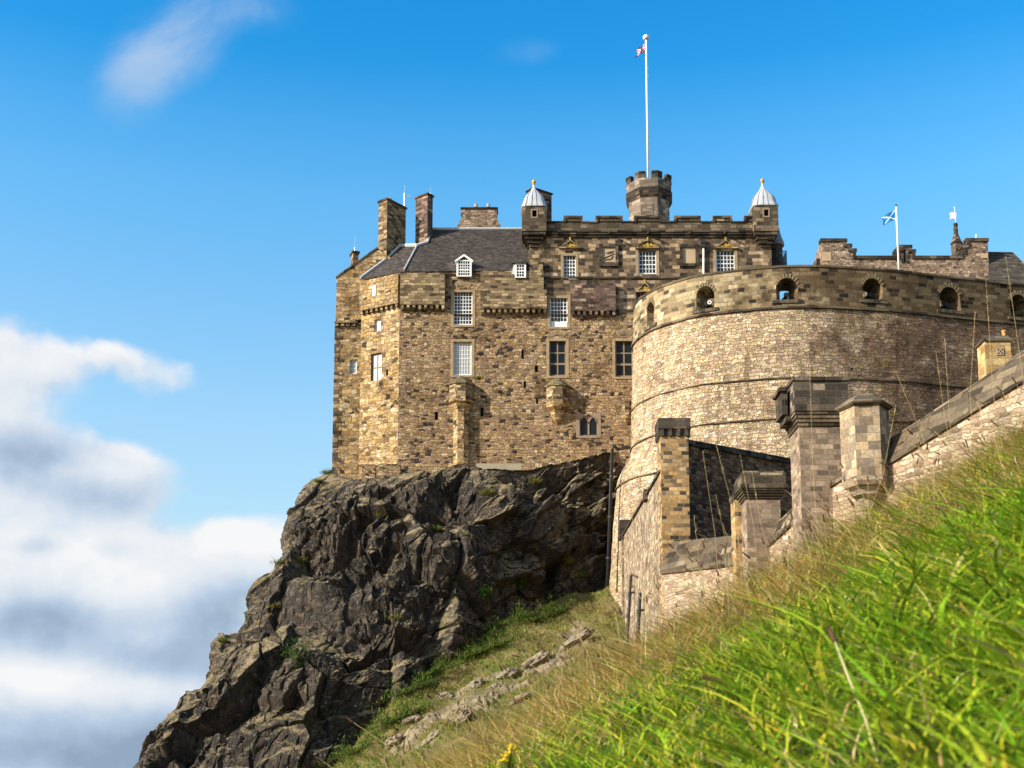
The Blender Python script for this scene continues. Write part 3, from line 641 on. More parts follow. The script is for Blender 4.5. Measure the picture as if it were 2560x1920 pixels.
# ------------------------------------------------------------------ palace range with the slate roof
YF = 105.5
ZB = at(1100, 1230, YF).z-4
RNG = thing('palace_range', 'tan rubble palace range under a dark slate roof at the left end', 'building', (0, 105, ZB+4))
def range_building():
    par = RNG
    # --- lower front wall
    b = MB()
    wins = dict(curt=(1133, 1179, 854, 938), bigw=(1134, 1181, 730, 812), w2=(1375, 1419, 745, 817), m1=(1373, 1415, 852, 940), m2=(1538, 1582, 852, 942),
                goth=(1449, 1494, 1036, 1089), s1=(1303.5, 1309.5, 874, 897), s2=(1337, 1345, 914, 930), s3=(1309, 1315, 953, 970), s4=(1340, 1345.5, 996, 1010), s5=(1087, 1095, 1029, 1050), s6=(1201, 1209, 1018, 1041))
    xl = at(1000, 690, YF).x; xr = at(1640, 900, YF).x; zt = at(1100, 676, YF).z; zt2 = at(1400, 785, YF).z
    hl = {k: hole_on_Y(*v, YF) for k, v in wins.items()}
    P = facade(b, (0, YF), (1, 0), xl, xr, ZB, zt2, [h for k, h in hl.items() if k not in ('bigw', 'w2')] + [(h[0], h[1], h[2], min(h[3], zt2)) for k, h in hl.items() if k in ('bigw', 'w2')], .28)
    b.build('front_wall', [M['rubble'], M['dark']], par)
    b = MB(); xm = at(1323, 700, YF).x
    h2 = [(h[0], h[1], max(h[2], zt2+.001), h[3]) for k, h in hl.items() if k == 'bigw']
    facade(b, (0, YF), (1, 0), xl, xm, zt2, zt, h2, .28)
    b.build('upper_wall', [M['rubble'], M['dark']], par)
    # --- chamfered left wall
    A = Vector((at(1000, 690, YF).x, YF, 0)); Y2 = 107.4; B = Vector((at(905, 690, Y2).x, Y2, 0)); L = (A-B).length; td = (A-B).normalized(); nn = Vector((td.y, -td.x, 0))
    def onch(px, py, off=0.):
        p = hitp(px, py, B+nn*off, nn); return (p-B).dot(td), p.z
    def chrect(x0, x1, y0, y1):
        a = onch(x0, (y0+y1)/2)[0]; c = onch(x1, (y0+y1)/2)[0]; return a, c, onch((x0+x1)/2, y1)[1], onch((x0+x1)/2, y0)[1]
    zt3 = at(1004, 679, YF).z
    ch = [chrect(936, 952, 798, 828), chrect(927, 954, 883, 951), chrect(937, 944, 717, 743), chrect(965, 970, 923, 939)]
    b = MB(); facade(b, (B.x, B.y), td, 0, L, ZB, zt3, ch, .25); b.build('chamfer_wall', [M['warm_rubble'], M['dark']], par)
    def sash_ch(rc, nx, ny, mat, pane, nm='window', fr=.07, bar=.035):
        a, c, l, u = rc; d0 = .17; bb = MB(); T3 = Matrix(((td.x, -nn.x, 0, B.x), (td.y, -nn.y, 0, B.y), (0, 0, 1, 0), (0, 0, 0, 1)))
        bb.box(a, a+fr, d0, d0+.07, l, u, T3); bb.box(c-fr, c, d0, d0+.07, l, u, T3); bb.box(a+fr, c-fr, d0, d0+.07, l, l+fr, T3); bb.box(a+fr, c-fr, d0, d0+.07, u-fr, u, T3)
        for i in range(1, nx): x = a+(c-a)*i/nx; bb.box(x-bar/2, x+bar/2, d0+.01, d0+.06, l+fr, u-fr, T3)
        for j in range(1, ny): z = l+(u-l)*j/ny; bb.box(a+fr, c-fr, d0+.012, d0+.06, z-bar/2, z+bar/2, T3)
        w = bb.build(nm, M[mat], par); g = MB(); g.box(a+.02, c-.02, d0+.05, d0+.09, l+.02, u-.02, T3); g.build('pane', M[pane], w)
    sash_ch(ch[0], 2, 3, 'white', 'curtain'); sash_ch(ch[1], 2, 2, 'lattice', 'dull', bar=.11, fr=.09); sash_ch(ch[2], 1, 3, 'white', 'glass', fr=.04)
    # corbelled upper stage of the chamfer
    b = MB(); off = .28
    zc = onch(950, 771)[1]; T3 = Matrix(((td.x, -nn.x, 0, B.x), (td.y, -nn.y, 0, B.y), (0, 0, 1, 0), (0, 0, 0, 1)))
    # --- left tower (gable) wall
    YG = 108.6
    b = MB(); xg0 = at(836, 900, YG).x; xg1 = at(985, 900, YG).x
    poly = [(842, 809), (842, 689), (942, 618), (975, 640), (985, 809)]
    zc2 = at(860, 809, YG).z; gh = [hole_on_Y(874, 893, 899, 935, YG), hole_on_Y(903, 908, 797, 850, YG)]
    facade(b, (0, YG), (1, 0), at(834, 1000, YG).x, xg1, ZB-3, zc2, gh, .25)
    # left return, running back
    b.face([(at(834, 1000, YG).x, YG, ZB-3), (at(834, 1000, YG).x+1.5, YG+10, ZB-3), (at(834, 1000, YG).x+1.5, YG+10, zc2), (at(834, 1000, YG).x, YG, zc2)])
    # dark quoin corner stones
    b.build('tower_wall', [M['warm_rubble'], M['dark']], par)
    q = MB(); z = ZB-2; k = 0; xq = at(834, 1000, YG).x
    while z < zc2-.3:
        h = .34+.12*random.random(); 
        if random.random() < .75: q.box(xq-.025, xq+(.42 if k % 2 else .7), YG-.025, YG+.5, z, z+h-.03); q.cut()
        z += h; k += 1
    q.build('quoin', M['ashlar_dark'], par)
    b = MB(); pts = [at(x, y, YG-.25) for x, y in [(839, 806), (842, 689), (942, 618), (985, 650), (985, 780), (893, 800), (893, 806)]]
    b.prism(pts, (0, .9, 0))
    b.build('tower_gable', M['warm_rubble'], par)
    c = MB()
    for i in range(4):
        c.pxbox(838+i*14, 846+i*14, 806, 815, YG-.24, .3); c.cut()
    c.pxbox(836, 893, 803, 807, YG-.32, .4)
    c.build('corbel', M['ashlar_olive'], par)
    # skew coping on the gable
    k = MB(); a0, a1 = at(840, 690, YG-.32), at(944, 616, YG-.32)
    k.prism([a0, a1, a1+Vector((0, 0, -.16)), a0+Vector((0, 0, -.16))], (0, 1.0, 0)); k.build('skew', M['weather'], par)
    wv = sash(par, 874.5, 892.5, 899.5, 934.5, YG+.14, 2, 3, 'white', 'curtain', .07, .03)
    ds = MB(); ds.tube([at(904, 700, YG-.35), at(904, 800, YG-.35)], .05); ds.build('downpipe', M['iron'], par)
    # --- roof
    E0, E1 = at(1010, 677, YF-.2), at(1324, 673, YF-.2); Zr = at(1200, 574, 110.4).z
    R0, R1 = Vector((at(1078, 575, 110.4).x, 110.4, Zr)), Vector((at(1330, 575, 110.4).x, 110.4, Zr))
    nr_ = (E1-E0).cross(R0-E0).normalized()
    H = [hitp(x, y, E0, nr_) for x, y in [(1043, 615), (1069, 607), (1076, 578)]]
    r = MB(); fp = [E0, E1, R1, R0, H[1], H[0]]; r.face(fp)
    hp0 = Vector((B.x, B.y, 0))+nn*.2; hp0.z = at(911, 697, hp0.y).z
    nh = (hp0-E0).cross(H[0]-E0).normalized()
    hip = [E0]+[H[0]]+[hitp(x, y, E0, nh) for x, y in [(1000, 616), (975, 640), (962, 652)]]+[hp0]
    r.face(hip)
    # back slope and closing ends
    Rb = Vector((0, 6, -6)); r.face([R0, R1, R1+Rb, R0+Rb]); 
    # slab thickness at eaves
    for a, c2 in ((E0, E1), (hp0, E0)): r.face([a, c2, c2-Vector((0, 0, .1)), a-Vector((0, 0, .1))])
    roof = r.build('roof', M['slate'], par)
    f = MB()
    def strip(a, c2, w=.09, up=.05): f.tube([a+Vector((0, -.04, up)), c2+Vector((0, -.04, up))], w, 6)
    strip(H[0], E0, .075); strip(R0, R1, .13); strip(hip[5], hip[4], .13); strip(hip[4], hip[3], .10); strip(hip[3], hip[2], .14); strip(hip[2], H[0], .17); strip(H[0], H[1], .15); strip(H[1], R0, .10)
    f.build('lead_flashing', M['lead'], roof)
    # eaves band
    e = MB(); e.box(E0.x, E1.x, YF-.14, YF+.1, E0.z-.24, E0.z-.10); e.build('eaves_course', M['ashlar_olive'], par)
    # --- corbelled upper stages
    for (x0, x1, y0, y1, mt) in ((1000, 1112, 683, 770, 'ashlar_olive'), (1201, 1367, 724, 780, 'ashlar_olive'), (1427, 1539, 709, 785, 'ashlar_purple')):
        u = MB(); pr = .42; u.pxbox(x0, x1, y0, y1-9, YF-pr, pr-.002)
        if x0 == 1201: u.pxbox(1201, 1359, 677, 724, YF-pr+.08, pr-.082); u.pxbox(1324, 1357, 650, 677, YF-pr+.08, pr+.6)
        up = u.build('corbelled_stage', M[mt], par); c = MB(); n = int((x1-x0)/13.6)
        for i in range(n): xx = x0+2+(x1-x0-10)*i/(n-1); c.pxbox(xx, xx+7, y1-9, y1+1, YF-pr+.05, pr-.055); c.pxbox(xx, xx+7, y1+1, y1+5, YF-pr+.2, pr-.205); c.cut()
        c.build('corbel', M[mt], up)
    # corbel course on the chamfer
    u = MB(); zc = onch(950, 770)[1]; u.box(0, L, -.30, -.002, zc, zt3-.25, T3); up = u.build('corbelled_stage', M['warm_rubble'], par)
    # re-cut: small window seen through
    c = MB()
    for i in range(8): s = .1+(L-.4)*i/7; c.box(s, s+.24, -.26, -.003, zc-.3, zc-.002, T3); c.cut()
    c.build('corbel', M['ashlar_olive'], up)
    sw = MB(); a, cc, l, uu = ch[2]; sw.box(a-.1, cc+.1, -.325, -.303, l-.1, uu+.1, T3); swo = sw.build('window', M['lattice'], par)
    g = MB(); g.box(a, cc, -.34, -.327, l, uu, T3); g.build('pane', M['glass'], swo)
    # --- front windows
    sash(par, *wins['curt'], YF+.19, 6, 8, 'white', 'curtain'); sash(par, *wins['bigw'], YF+.19, 6, 9, 'white', 'glass', .08, .05)
    w = sash(par, 1375, 1419, 745, 806, YF+.17, 5, 6, 'white', 'glass', .09, .05); a = MB(); a.pxbox(1376, 1418, 805, 817, YF+.165, .1); a.build('apron_panel', M['white'], w)
    for k in ('m1', 'm2'): sash(par, *wins[k], YF+.18, 2, 3, 'lattice', 'leaded', .10, .10)
    # stone surrounds and relieving arches
    s = MB()
    for k in ('curt', 'bigw', 'w2', 'm1', 'm2'):
        x0, x1, y0, y1 = wins[k]
        s.pxbox(x0-7, x0, y0-6, y1+5, YF-.03, .06); s.pxbox(x1, x1+7, y0-6, y1+5, YF-.03, .06); s.pxbox(x0, x1, y0-6, y0, YF-.035, .06); s.pxbox(x0-3, x1+3, y1, y1+5, YF-.06, .1); s.cut()
    s.build('window_surround', M['panelstone'], par)
    va = MB()
    for cx, cy, n, w in ((1396, 838, 9, 22), (1560, 838, 9, 20), (1157, 715, 10, 24)):
        for i in range(n):
            an = math.radians(-38+76*i/(n-1)); px, py = cx+w*1.15*math.sin(an), cy-8+26*(1-math.cos(an))
            c0 = at(px, py, YF-.03); dx, dz = math.sin(an), math.cos(an); hw, hh = .075, .24
            q = [c0+Vector((dx*e*hh+dz*g*hw, 0, dz*e*hh-dx*g*hw)) for e, g in ((-1, -1), (-1, 1), (1, 1.25), (1, -1.25))]
            va.prism(q, (0, .05, 0))
        va.cut()
    va.build('relieving_arch', M['archstone'], par)
    # gothic window
    gx0, gx1, gz0, gz1 = rectXZ(1449, 1494, 1036, 1089, YF); gm = MB(); Yg = YF+.12
    mid = (gx0+gx1)/2; zs = gz0+(gz1-gz0)*.55
    gm.box(mid-.07, mid+.07, Yg, Yg+.1, gz0, zs+.2); gm.box(gx0, gx0+.07, Yg, Yg+.1, gz0, gz1); gm.box(gx1-.07, gx1, Yg, Yg+.1, gz0, gz1); gm.box(gx0+.07, gx1-.07, Yg, Yg+.1, gz0, gz0+.08)
    for (a, c2) in ((gx0, mid), (mid, gx1)):   # pointed heads
        for sgn in (0, 1):
            pts = []
            for i in range(7):
                f_ = i/6; x = a+(c2-a)*(f_*.5 if sgn == 0 else 1-f_*.5); z = zs+(gz1-.25-zs)*math.sin(f_*math.pi/2)**1.0
                pts.append((x, z))
            xo = a if sgn == 0 else c2
            gm.prism([Vector((x, Yg, z)) for x, z in pts]+[Vector(((a+c2)/2, Yg, gz1)), Vector((xo, Yg, gz1))], (0, .1, 0))
    for sg in (-1, 1):
        xo = gx0 if sg < 0 else gx1; gm.prism([Vector((xo, YF-.02, gz1+.03)), Vector((xo, YF-.02, gz1-.42)), Vector((mid, YF-.02, gz1+.02))], (0, .2, 0))
    gw = gm.build('arched_window', M['lattice'], par); g = MB(); g.box(gx0, gx1, Yg+.06, Yg+.09, gz0, gz1); g.build('pane', M['leaded'], gw)
    gs = MB(); gs.pxbox(1440, 1449, 1030, 1094, YF-.03, .06); gs.pxbox(1494, 1502, 1030, 1094, YF-.03, .06); gs.pxbox(1449, 1494, 1089, 1095, YF-.05, .08); gs.build('window_surround', M['lattice'], par)
    # --- dormers
    def dormer(x0, x1, y0, y1, Yd, gable, nx, ny):
        d = MB(); fw = 5; X0, X1, Z0, Z1 = rectXZ(x0, x1, y0+(14 if gable else 2), y1, Yd); xm = (X0+X1)/2
        d.box(X0, X0+.17, Yd, Yd+1.9, Z0, Z1); d.box(X1-.17, X1, Yd, Yd+1.9, Z0, Z1); d.box(X0+.17, X1-.17, Yd, Yd+.15, Z0, Z0+.10); d.box(X0+.17, X1-.17, Yd, Yd+.15, Z1-.10, Z1)
        dd = d.build('dormer', M['white'], par)
        if gable:
            zt_ = at((x0+x1)/2, y0, Yd).z; g = MB(); e = .12
            for sg in (-1, 1):
                xo = X0-e if sg < 0 else X1+e
                g.prism([Vector((xo, Yd-.1, Z1-.06)), Vector((xm, Yd-.1, zt_)), Vector((xm, Yd-.1, zt_-.2)), Vector((xo, Yd-.1, Z1-.22))], (0, 2.2, 0))
            g.build('dormer_roof', M['white'], dd)
            t_ = MB(); t_.prism([Vector((X0+.05, Yd+.02, Z1)), Vector((X1-.05, Yd+.02, Z1)), Vector((xm, Yd+.02, zt_-.2))], (0, 1.6, 0)); t_.build('tympanum', M['slate'], dd)
        else:
            g = MB(); g.prism([Vector((X0-.25, Yd-.1, Z1)), Vector((X1+.1, Yd-.1, Z1)), Vector((X1+.1, Yd-.1, Z1+.08)), Vector((X0-.25, Yd-.1, Z1+.08))], (0, 2.2, .9)); g.build('dormer_roof', M['slate'], dd)
            s_ = MB(); s_.prism([Vector((X0-.3, Yd+.1, Z0+.35)), Vector((X0, Yd+.1, Z0+.35)), Vector((X0, Yd+.1, Z1)), Vector((X0-.08, Yd+.1, Z1))], (0, 1.2, 0)); s_.build('lead_cheek', M['lead'], dd)
        b_ = MB(); fr = .17; 
        for i in range(1, nx): x = X0+fr+(X1-X0-2*fr)*i/nx; b_.box(x-.025, x+.025, Yd+.03, Yd+.10, Z0+.1, Z1-.1)
        for j in range(1, ny): z = Z0+.1+(Z1-Z0-.2)*j/ny; kk = .05 if j == ny//2 else .025; b_.box(X0+fr, X1-fr, Yd+.032, Yd+.10, z-kk, z+kk)
        b_.build('glazing_bar', M['white'], dd); g = MB(); g.box(X0+.1, X1-.1, Yd+.09, Yd+.13, Z0+.05, Z1-.05); g.build('pane', M['glass'], dd)
    dormer(1141, 1179, 636, 691, YF-.34, True, 5, 5); dormer(1287, 1315, 657, 694, YF-.46, False, 3, 4)
    # --- ruined turrets on the face
    def half_turret(cx, yt, ye, yb, w, yend, mat, shaft=None, name='ruined_turret'):
        c = at(cx, ye, YF); x = c.x; R = at(cx+w/2, ye, YF).x-x; zE = c.z; zB = at(cx, yb, YF).z; zT = at(cx, yt, YF).z; zN = at(cx, yend, YF).z
        o = MB(); rot = math.pi/8
        o.lathe((x, YF+.05, 0), [(R, zB), (R*1.02, zE)], 8, rot)
        body = o.build(name, M[mat], par)
        rf = MB(); rf.lathe((x, YF+.05, 0), [(R*1.12, zE-.02), (R*1.10, zE+.1), (R*.12, zT)], 8, rot); rf.build('turret_cap', M['mossy'], body)
        cb = MB()
        if shaft: 
            zs_ = at(cx, shaft, YF).z; cb.lathe((x, YF+.05, 0), [(R*.70, zs_-.01), (R*.95, zs_+.35), (R*.82, zs_+.45), (R*1.06, zB-.2), (R*1.04, zB-.004)], 8, rot); cb.lathe((x, YF+.05, 0), [(R*.66, zN-.5), (R*.66, zs_-.012)], 8, rot)
        else: cb.lathe((x, YF+.05, 0), [(R*.06, zN), (R*.35, zN+.35), (R*.55, zN+(zB-zN)*.45), (R*.62, zN+(zB-zN)*.62), (R*.95, zN+(zB-zN)*.75), (R*1.03, zB-.004)], 8, rot)
        cb.build('corbelling', M['warm_rubble'], body)
    half_turret(1153, 940, 966, 1004, 62, 1150, 'ashlar_olive', 1026)
    half_turret(1393, 944, 971, 1008, 60, 1063, 'ashlar_olive')
    half_turret(1566, 1000, 1008, 1040, 26, 1068, 'ashlar_olive')
    # concrete ledge and base masonry on the rock
    lg = MB(); p0, p1 = at(1190, 1160, 102.2), at(1322, 1163, 102.2); lg.box(p0.x, p1.x-.6, 102.0, 105.6, p0.z-.55, p0.z); lg.build('concrete_ledge', M['concrete'], par)
    bs = MB(); bs.pxbox(940, 1000, 1160, 1230, 103.9, 3); bs.pxbox(905, 938, 1160, 1215, 105.2, 2); bs.build('base_masonry', M['rubble'], par)
    # --- chimneys
    def chim(px, py_t, py_b, Y, w1, w2, ang, mat, pots=0, cap=True, nm='chimney'):
        c = at(px, py_b, Y); zt_ = at(px, py_t, Y).z; T = Matrix.Translation((c.x, c.y, 0)) @ Matrix.Rotation(ang, 4, 'Z')
        # near corner at origin: right face along +x, left face along +y
        o = MB(); o.box(0, w2, 0, w1, c.z-1.2, zt_-.16, T); ch_ = o.build(nm, M[mat], par)
        k = MB(); k.box(-.1, w2+.1, -.1, w1+.1, zt_-.16, zt_, T); k.build('chimney_cap', M['ashlar_soot'], ch_)
        for i in range(pots):
            p = T @ Vector((w2*(.35+.4*i), w1*.5, 0)); l = MB(); l.lathe((p.x, p.y, zt_), [(.16, 0), (.14, .32), (.17, .36), (.17, .44)], 10); l.build('chimney_pot', M['pot'], ch_)
    a50 = math.radians(52)
    chim(966, 495, 645, 108.3, 1.05, 2.45, a50, 'ashlar_olive', 1); chim(1068, 482, 607, 109.0, 1.45, .7, a50, 'ashlar_purple')
    chim(882, 627, 680, 109.3, .9, .5, a50*.4, 'ashlar_olive')
    b2 = MB(); b2.pxbox(1152, 1243, 521, 580, 112.5, 1.2); c2 = b2.build('chimney', M['hall'], par)
    k = MB(); k.pxbox(1151, 1245, 517.5, 521, 112.4, 1.4); k.build('chimney_cap', M['ashlar_soot'], c2)
    k = MB(); X0, X1, Z0, Z1 = rectXZ(1143, 1252, 548, 575, 112.3); k.box(X0, X1, 112.3, 113.9, Z0-1, Z0+.35); k.box(X0, X1, 112.3, 113.9, Z0+.352, Z1, taper=(.86, .9)); k.build('chimney_base', M['hall'], c2)
    for px in (1190, 1221): l = MB(); p = at(px, 517.5, 113.1); l.lathe((p.x, p.y, p.z), [(.16, 0), (.14, .18), (.17, .2), (.17, .27)], 10); l.build('chimney_pot', M['pot'], c2)
M['panelstone'] = plain('dressed_stone', (.33, .24, .14), .9, 0, .3, 2.5)
M['archstone'] = plain('arch_stone', (.30, .22, .13), .9, 0, .45, 5.)
M['mossy'] = stone('mossy_cap_stone', 'brick', (.5, .2), [(0, (.10, .085, .05)), (.5, (.17, .145, .075)), (1, (.26, .215, .125))], (.09, .075, .045), stain=.6, shift=.3, mort=.2)
range_building()
# ------------------------------------------------------------------ crenellated palace block
PAL = thing('crenellated_palace', 'sooty brown palace block with battlements, gilded window pediments and two domed corner turrets', 'building', (15, 108, ZB+4))
def palace():
    par = PAL; Y = YF+.05
    wins = [(1408, 1440, 639, 698, 4, 6), (1596, 1641, 627, 685, 5, 5), (1790, 1837, 627, 681, 5, 5)]
    z0 = at(1500, 785, YF).z; z1 = at(1500, 594, Y).z; xa, xb = at(1323, 700, Y).x, at(1929, 640, Y).x
    hl = [hole_on_Y(*w[:4], Y) for w in wins]+[hole_on_Y(1590, 1634, 731, 782, Y)]
    q = hole_on_Y(1375, 1419, 745, 817, YF); hl.append((q[0], q[1], z0+.004, q[3]))
    b = MB(); facade(b, (0, Y), (1, 0), xa, xb, z0+.004, z1, hl, .26)
    b.face([(xb, Y, z0-20), (xb, Y+12, z0-20), (xb, Y+12, z1+2), (xb, Y, z1+2)]); b.face([(xa, Y, z0), (xa, Y+12, z0), (xa, Y+12, z1+2), (xa, Y, z1+2)])
    b.build('front_wall', [M['ashlar_dark'], M['dark']], par)
    for w in wins: sash(par, *w[:4], Y+.17, w[4], w[5], 'white', 'glass', .09, .05)
    sash(par, 1590, 1634, 731, 785, Y+.12, 4, 5, 'lattice', 'leaded', .09, .05)
    # surrounds
    s = MB()
    for w in wins[1:]: s.pxbox(w[0]-7, w[0], w[2]-2, w[3]+4, Y-.04, .07); s.cut(); s.pxbox(w[1], w[1]+7, w[2]-2, w[3]+4, Y-.04, .07); s.cut()
    s.pxbox(1402, 1408, 634, 700, Y-.03, .06); s.pxbox(1440, 1446, 634, 700, Y-.03, .06); s.pxbox(1408, 1440, 633, 639, Y-.03, .06)
    s.build('window_surround', M['panelstone'], par)
    # pediments
    def pediment(x0, x1, yb, yt, arch=False, top=True):
        p = MB(); zb, zt = at((x0+x1)/2, yb, Y).z, at((x0+x1)/2, yt, Y).z; X0, X1 = at(x0, yb, Y).x, at(x1, yb, Y).x; xm = (X0+X1)/2
        p.box(X0, X1, Y-.22, Y-.002, zb-.13, zb)
        n = 12 if arch else 2; pts = []
        for i in range(n+1):
            f = i/n; x = X0+(X1-X0)*f; pts.append((x, zb+(zt-zb)*(math.sin(math.pi*f)**.75 if arch else 1-abs(2*f-1))))
        for a, c in zip(pts, pts[1:]): p.prism([Vector((a[0], Y-.2, a[1])), Vector((c[0], Y-.2, c[1])), Vector((c[0], Y-.2, c[1]-.14)), Vector((a[0], Y-.2, a[1]-.14))], (0, .198, 0))
        pd = p.build('pediment', M['ashlar_olive'], par)
        g = MB(); rnd = random.Random(int(x0)); h = zt-zb; w = X1-X0; yy = Y-.08
        g.box(xm-w*.05, xm+w*.05, yy-.02, Y-.004, zb+.04, zb+h*.42); g.sphere((xm, yy-.02, zb+h*.50), h*.12, 8, (1, .5, 1))
        for k in (-1, 0, 1): g.sphere((xm+k*w*.045, yy-.02, zb+h*.36), h*.08, 6, (1, .5, 1))
        for sg in (-1, 1):
            for i in range(9):
                f = .08+i*.036; hh = h*(1-2*f)*.62 if not arch else h*.58*math.sqrt(max(0, 1-(2*f)**2.2))
                g.sphere((xm+sg*w*f, yy, zb+.04+hh*rnd.uniform(.10, .80)), rnd.uniform(.04, .085)*(.6+.6*(1-2*f)), 6, (1.2, .5, 1))
            g.tube([Vector((xm+sg*w*(.06+.30*q/5), yy+.02, zb+.06+h*.16*abs(math.sin(q*1.25)))) for q in range(6)], .03, 5)
        if top: g.sphere((xm, Y-.12, zt+.16), .09, 7); g.tube([(xm, Y-.12, zt), (xm, Y-.12, zt+.16)], .045, 6); g.box(xm-.10, xm+.10, Y-.15, Y-.09, zt+.09, zt+.13)
        g.build('gilded_carving', M['gold'], pd)
    pediment(1397, 1454, 619, 601); pediment(1591, 1648, 619, 601, True); pediment(1785, 1844, 619, 601); pediment(1590, 1634, 728, 707)
    # framed panels
    for x0, x1, wthr in ((1498, 1546, True), (1700, 1746, False)):
        f = MB(); y0, y1 = 610, 665; t_ = 7
        f.pxbox(x0, x0+t_, y0, y1, Y-.16, .158); f.pxbox(x1-t_, x1, y0, y1, Y-.16, .158); f.pxbox(x0+t_, x1-t_, y0, y0+t_, Y-.165, .163); f.pxbox(x0+t_, x1-t_, y1-t_, y1, Y-.165, .163)
        po = f.build('framed_panel', M['ashlar_soot'], par)
        q = MB(); q.pxbox(x0+t_, x1-t_, y0+t_, y1-t_, Y-.03, .027); q.build('panel_field', M['panel'], po)
        if wthr:
            a = MB(); pr = [(1514, 632), (1520, 629), (1532, 628), (1536, 626), (1531, 632), (1519, 635)]
            a.prism([at(x, y, Y-.06) for x, y in pr], (0, .028, 0))
            for (u, v) in (((1508, 647), (1522, 640)), ((1522, 640), (1535, 634)), ((1511, 650), (1527, 648)), ((1527, 648), (1533, 640))): a.tube([at(*u, Y-.045), at(*v, Y-.045)], .04, 5)
            for x in range(1508, 1538, 3): a.pxbox(x, x+2, 654+(x % 2), 658, Y-.05, .018)
            a.build('worn_carving', M['ashlar_soot'], po)
    # strings and cornice, parapet, merlons
    c = MB()
    c.box(xa-.1, xb+.12, Y-.12, Y-.002, at(1500, 697, Y).z, at(1500, 692.5, Y).z)
    c.build('string_course', M['ashlar_soot'], par)
    c = MB(); zA, zB_, zC = at(1500, 594, Y).z, at(1500, 588, Y).z, at(1500, 580, Y).z
    xl, xr = at(1310, 590, Y).x, at(1940, 590, Y).x
    c.box(xl+.6, xr-.4, Y-.12, Y+.6, zA, zB_); c.box(xl+.6, xr-.4, Y-.28, Y+.6, zB_+.002, zB_+.16); c.box(xl+.6, xr-.4, Y-.36, Y+.6, zB_+.162, zC)
    c.build('cornice', M['ashlar_soot'], par)
    p = MB(); Yp = Y-.22; zP = at(1500, 556.5, Yp).z; zM = at(1500, 540, Yp).z; xl2, xr2 = at(1360, 570, Yp).x, at(1890, 570, Yp).x
    p.box(xl2, xr2, Yp, Yp+.55, zC+.002, zP)
    pa = p.build('parapet', M['ashlar_olive_dk'], par); cp = MB(); mers = [(1411, 1455), (1491, 1555), (1587, 1652), (1687, 1750), (1784, 1829), (1862, 1890)]
    for x0, x1 in mers:
        X0, X1 = at(x0, 548, Yp).x, at(x1, 548, Yp).x
        m = MB(); m.box(X0+.1, X1-.1, Yp+.02, Yp+.5, zP+.13, zM-.18); m.build('merlon', M['ashlar_olive_dk'], pa)
        cp.box(X0-.06, X1+.06, Yp-.08, Yp+.6, zM-.18, zM); cp.box(X0-.06, X0+.14, Yp-.06, Yp+.58, zP+.12, zM-.182); cp.box(X1-.14, X1+.06, Yp-.06, Yp+.58, zP+.12, zM-.182)
    xs = [xl2]+[q for x0, x1 in mers for q in (at(x0, 556, Yp).x, at(x1, 556, Yp).x)]
    for a, b2 in zip(xs[::2], xs[1::2]): cp.box(a-.12, b2+.12, Yp-.08, Yp+.6, zP-.0, zP+.12)
    cp.build('parapet_coping', M['ashlar_soot'], pa)
    r = MB(); zr = (zP+zM)/2+.1; r.tube([(xl2, Yp+.9, zr), (xr2, Yp+.9, zr)], .025, 5)
    for i in range(12): x = xl2+(xr2-xl2)*(i+.5)/12; r.tube([(x, Yp+.9, zP-.3), (x, Yp+.9, zr)], .02, 5)
    r.build('handrail', M['iron'], par)
    # flat roof
    f = MB(); f.box(xa, xb, Y+.3, Y+12, zC-.3, zC); f.build('roof', M['slate'], par)
    # water spouts
    sp = MB()
    for px in (1523, 1620, 1724, 1811): a = at(px, 581, Y-.36); sp.tube([a+Vector((0, .2, 0)), a+Vector((.1, -.45, -.05))], .10, 6); sp.cut()
    sp.build('water_spout', M['ashlar_soot'], par)
    # corner turrets
    def turret(x0, x1, yt, yb, yc, ycap, yball):
        Yt = YF-.75; D = at(x1, 540, Yt).x-at(x0, 540, Yt).x; X0 = at(x0, 545, Yt).x; zt, zb = at((x0+x1)/2, yt, Yt).z, at((x0+x1)/2, yb, Yt).z; zc = at((x0+x1)/2, yc, Yt).z
        b = MB(); wx0, wx1, wz0, wz1 = rectXZ((x0+x1)/2-5, (x0+x1)/2+6, yt+12, yt+28, Yt)
        facade(b, (0, Yt), (1, 0), X0, X0+D, zb, zt, [(wx0, wx1, wz0, wz1)], .3)
        b.face([(X0, Yt, zb), (X0, Yt+D, zb), (X0, Yt+D, zt), (X0, Yt, zt)]); b.face([(X0+D, Yt, zb), (X0+D, Yt+D, zb), (X0+D, Yt+D, zt), (X0+D, Yt, zt)]); b.face([(X0, Yt+D, zb), (X0+D, Yt+D, zb), (X0+D, Yt+D, zt), (X0, Yt+D, zt)])
        t_ = b.build('corner_turret', [M['ashlar_olive_dk'], M['dark']], par)
        w = MB(); 
        for q in ((wx0-.12, wx0, wz0-.12, wz1+.12), (wx1, wx1+.12, wz0-.12, wz1+.12), (wx0, wx1, wz1, wz1+.12), (wx0, wx1, wz0-.12, wz0)): w.box(q[0], q[1], Yt-.03, Yt+.05, q[2], q[3])
        w.build('turret_window', M['lattice'], t_)
        c = MB(); n = 4
        for i in range(n):
            f0, f1 = i/n, (i+1)/n; ins = .16+.22*i; zz1 = zb-(zb-zc)*f0-.002; zz0 = zb-(zb-zc)*f1
            c.box(X0-.07+ins*(.9), X0+D+.07-ins*.9, Yt-.07+ins*.85, Yt+D, zz0+.0, zz1)
        c.build('corbelling', M['ashlar_soot'], t_)
        cx, cy = X0+D/2, Yt+D/2; R = D/2*1.08; hz = at((x0+x1)/2, ycap, Yt+D/2).z-zt; 
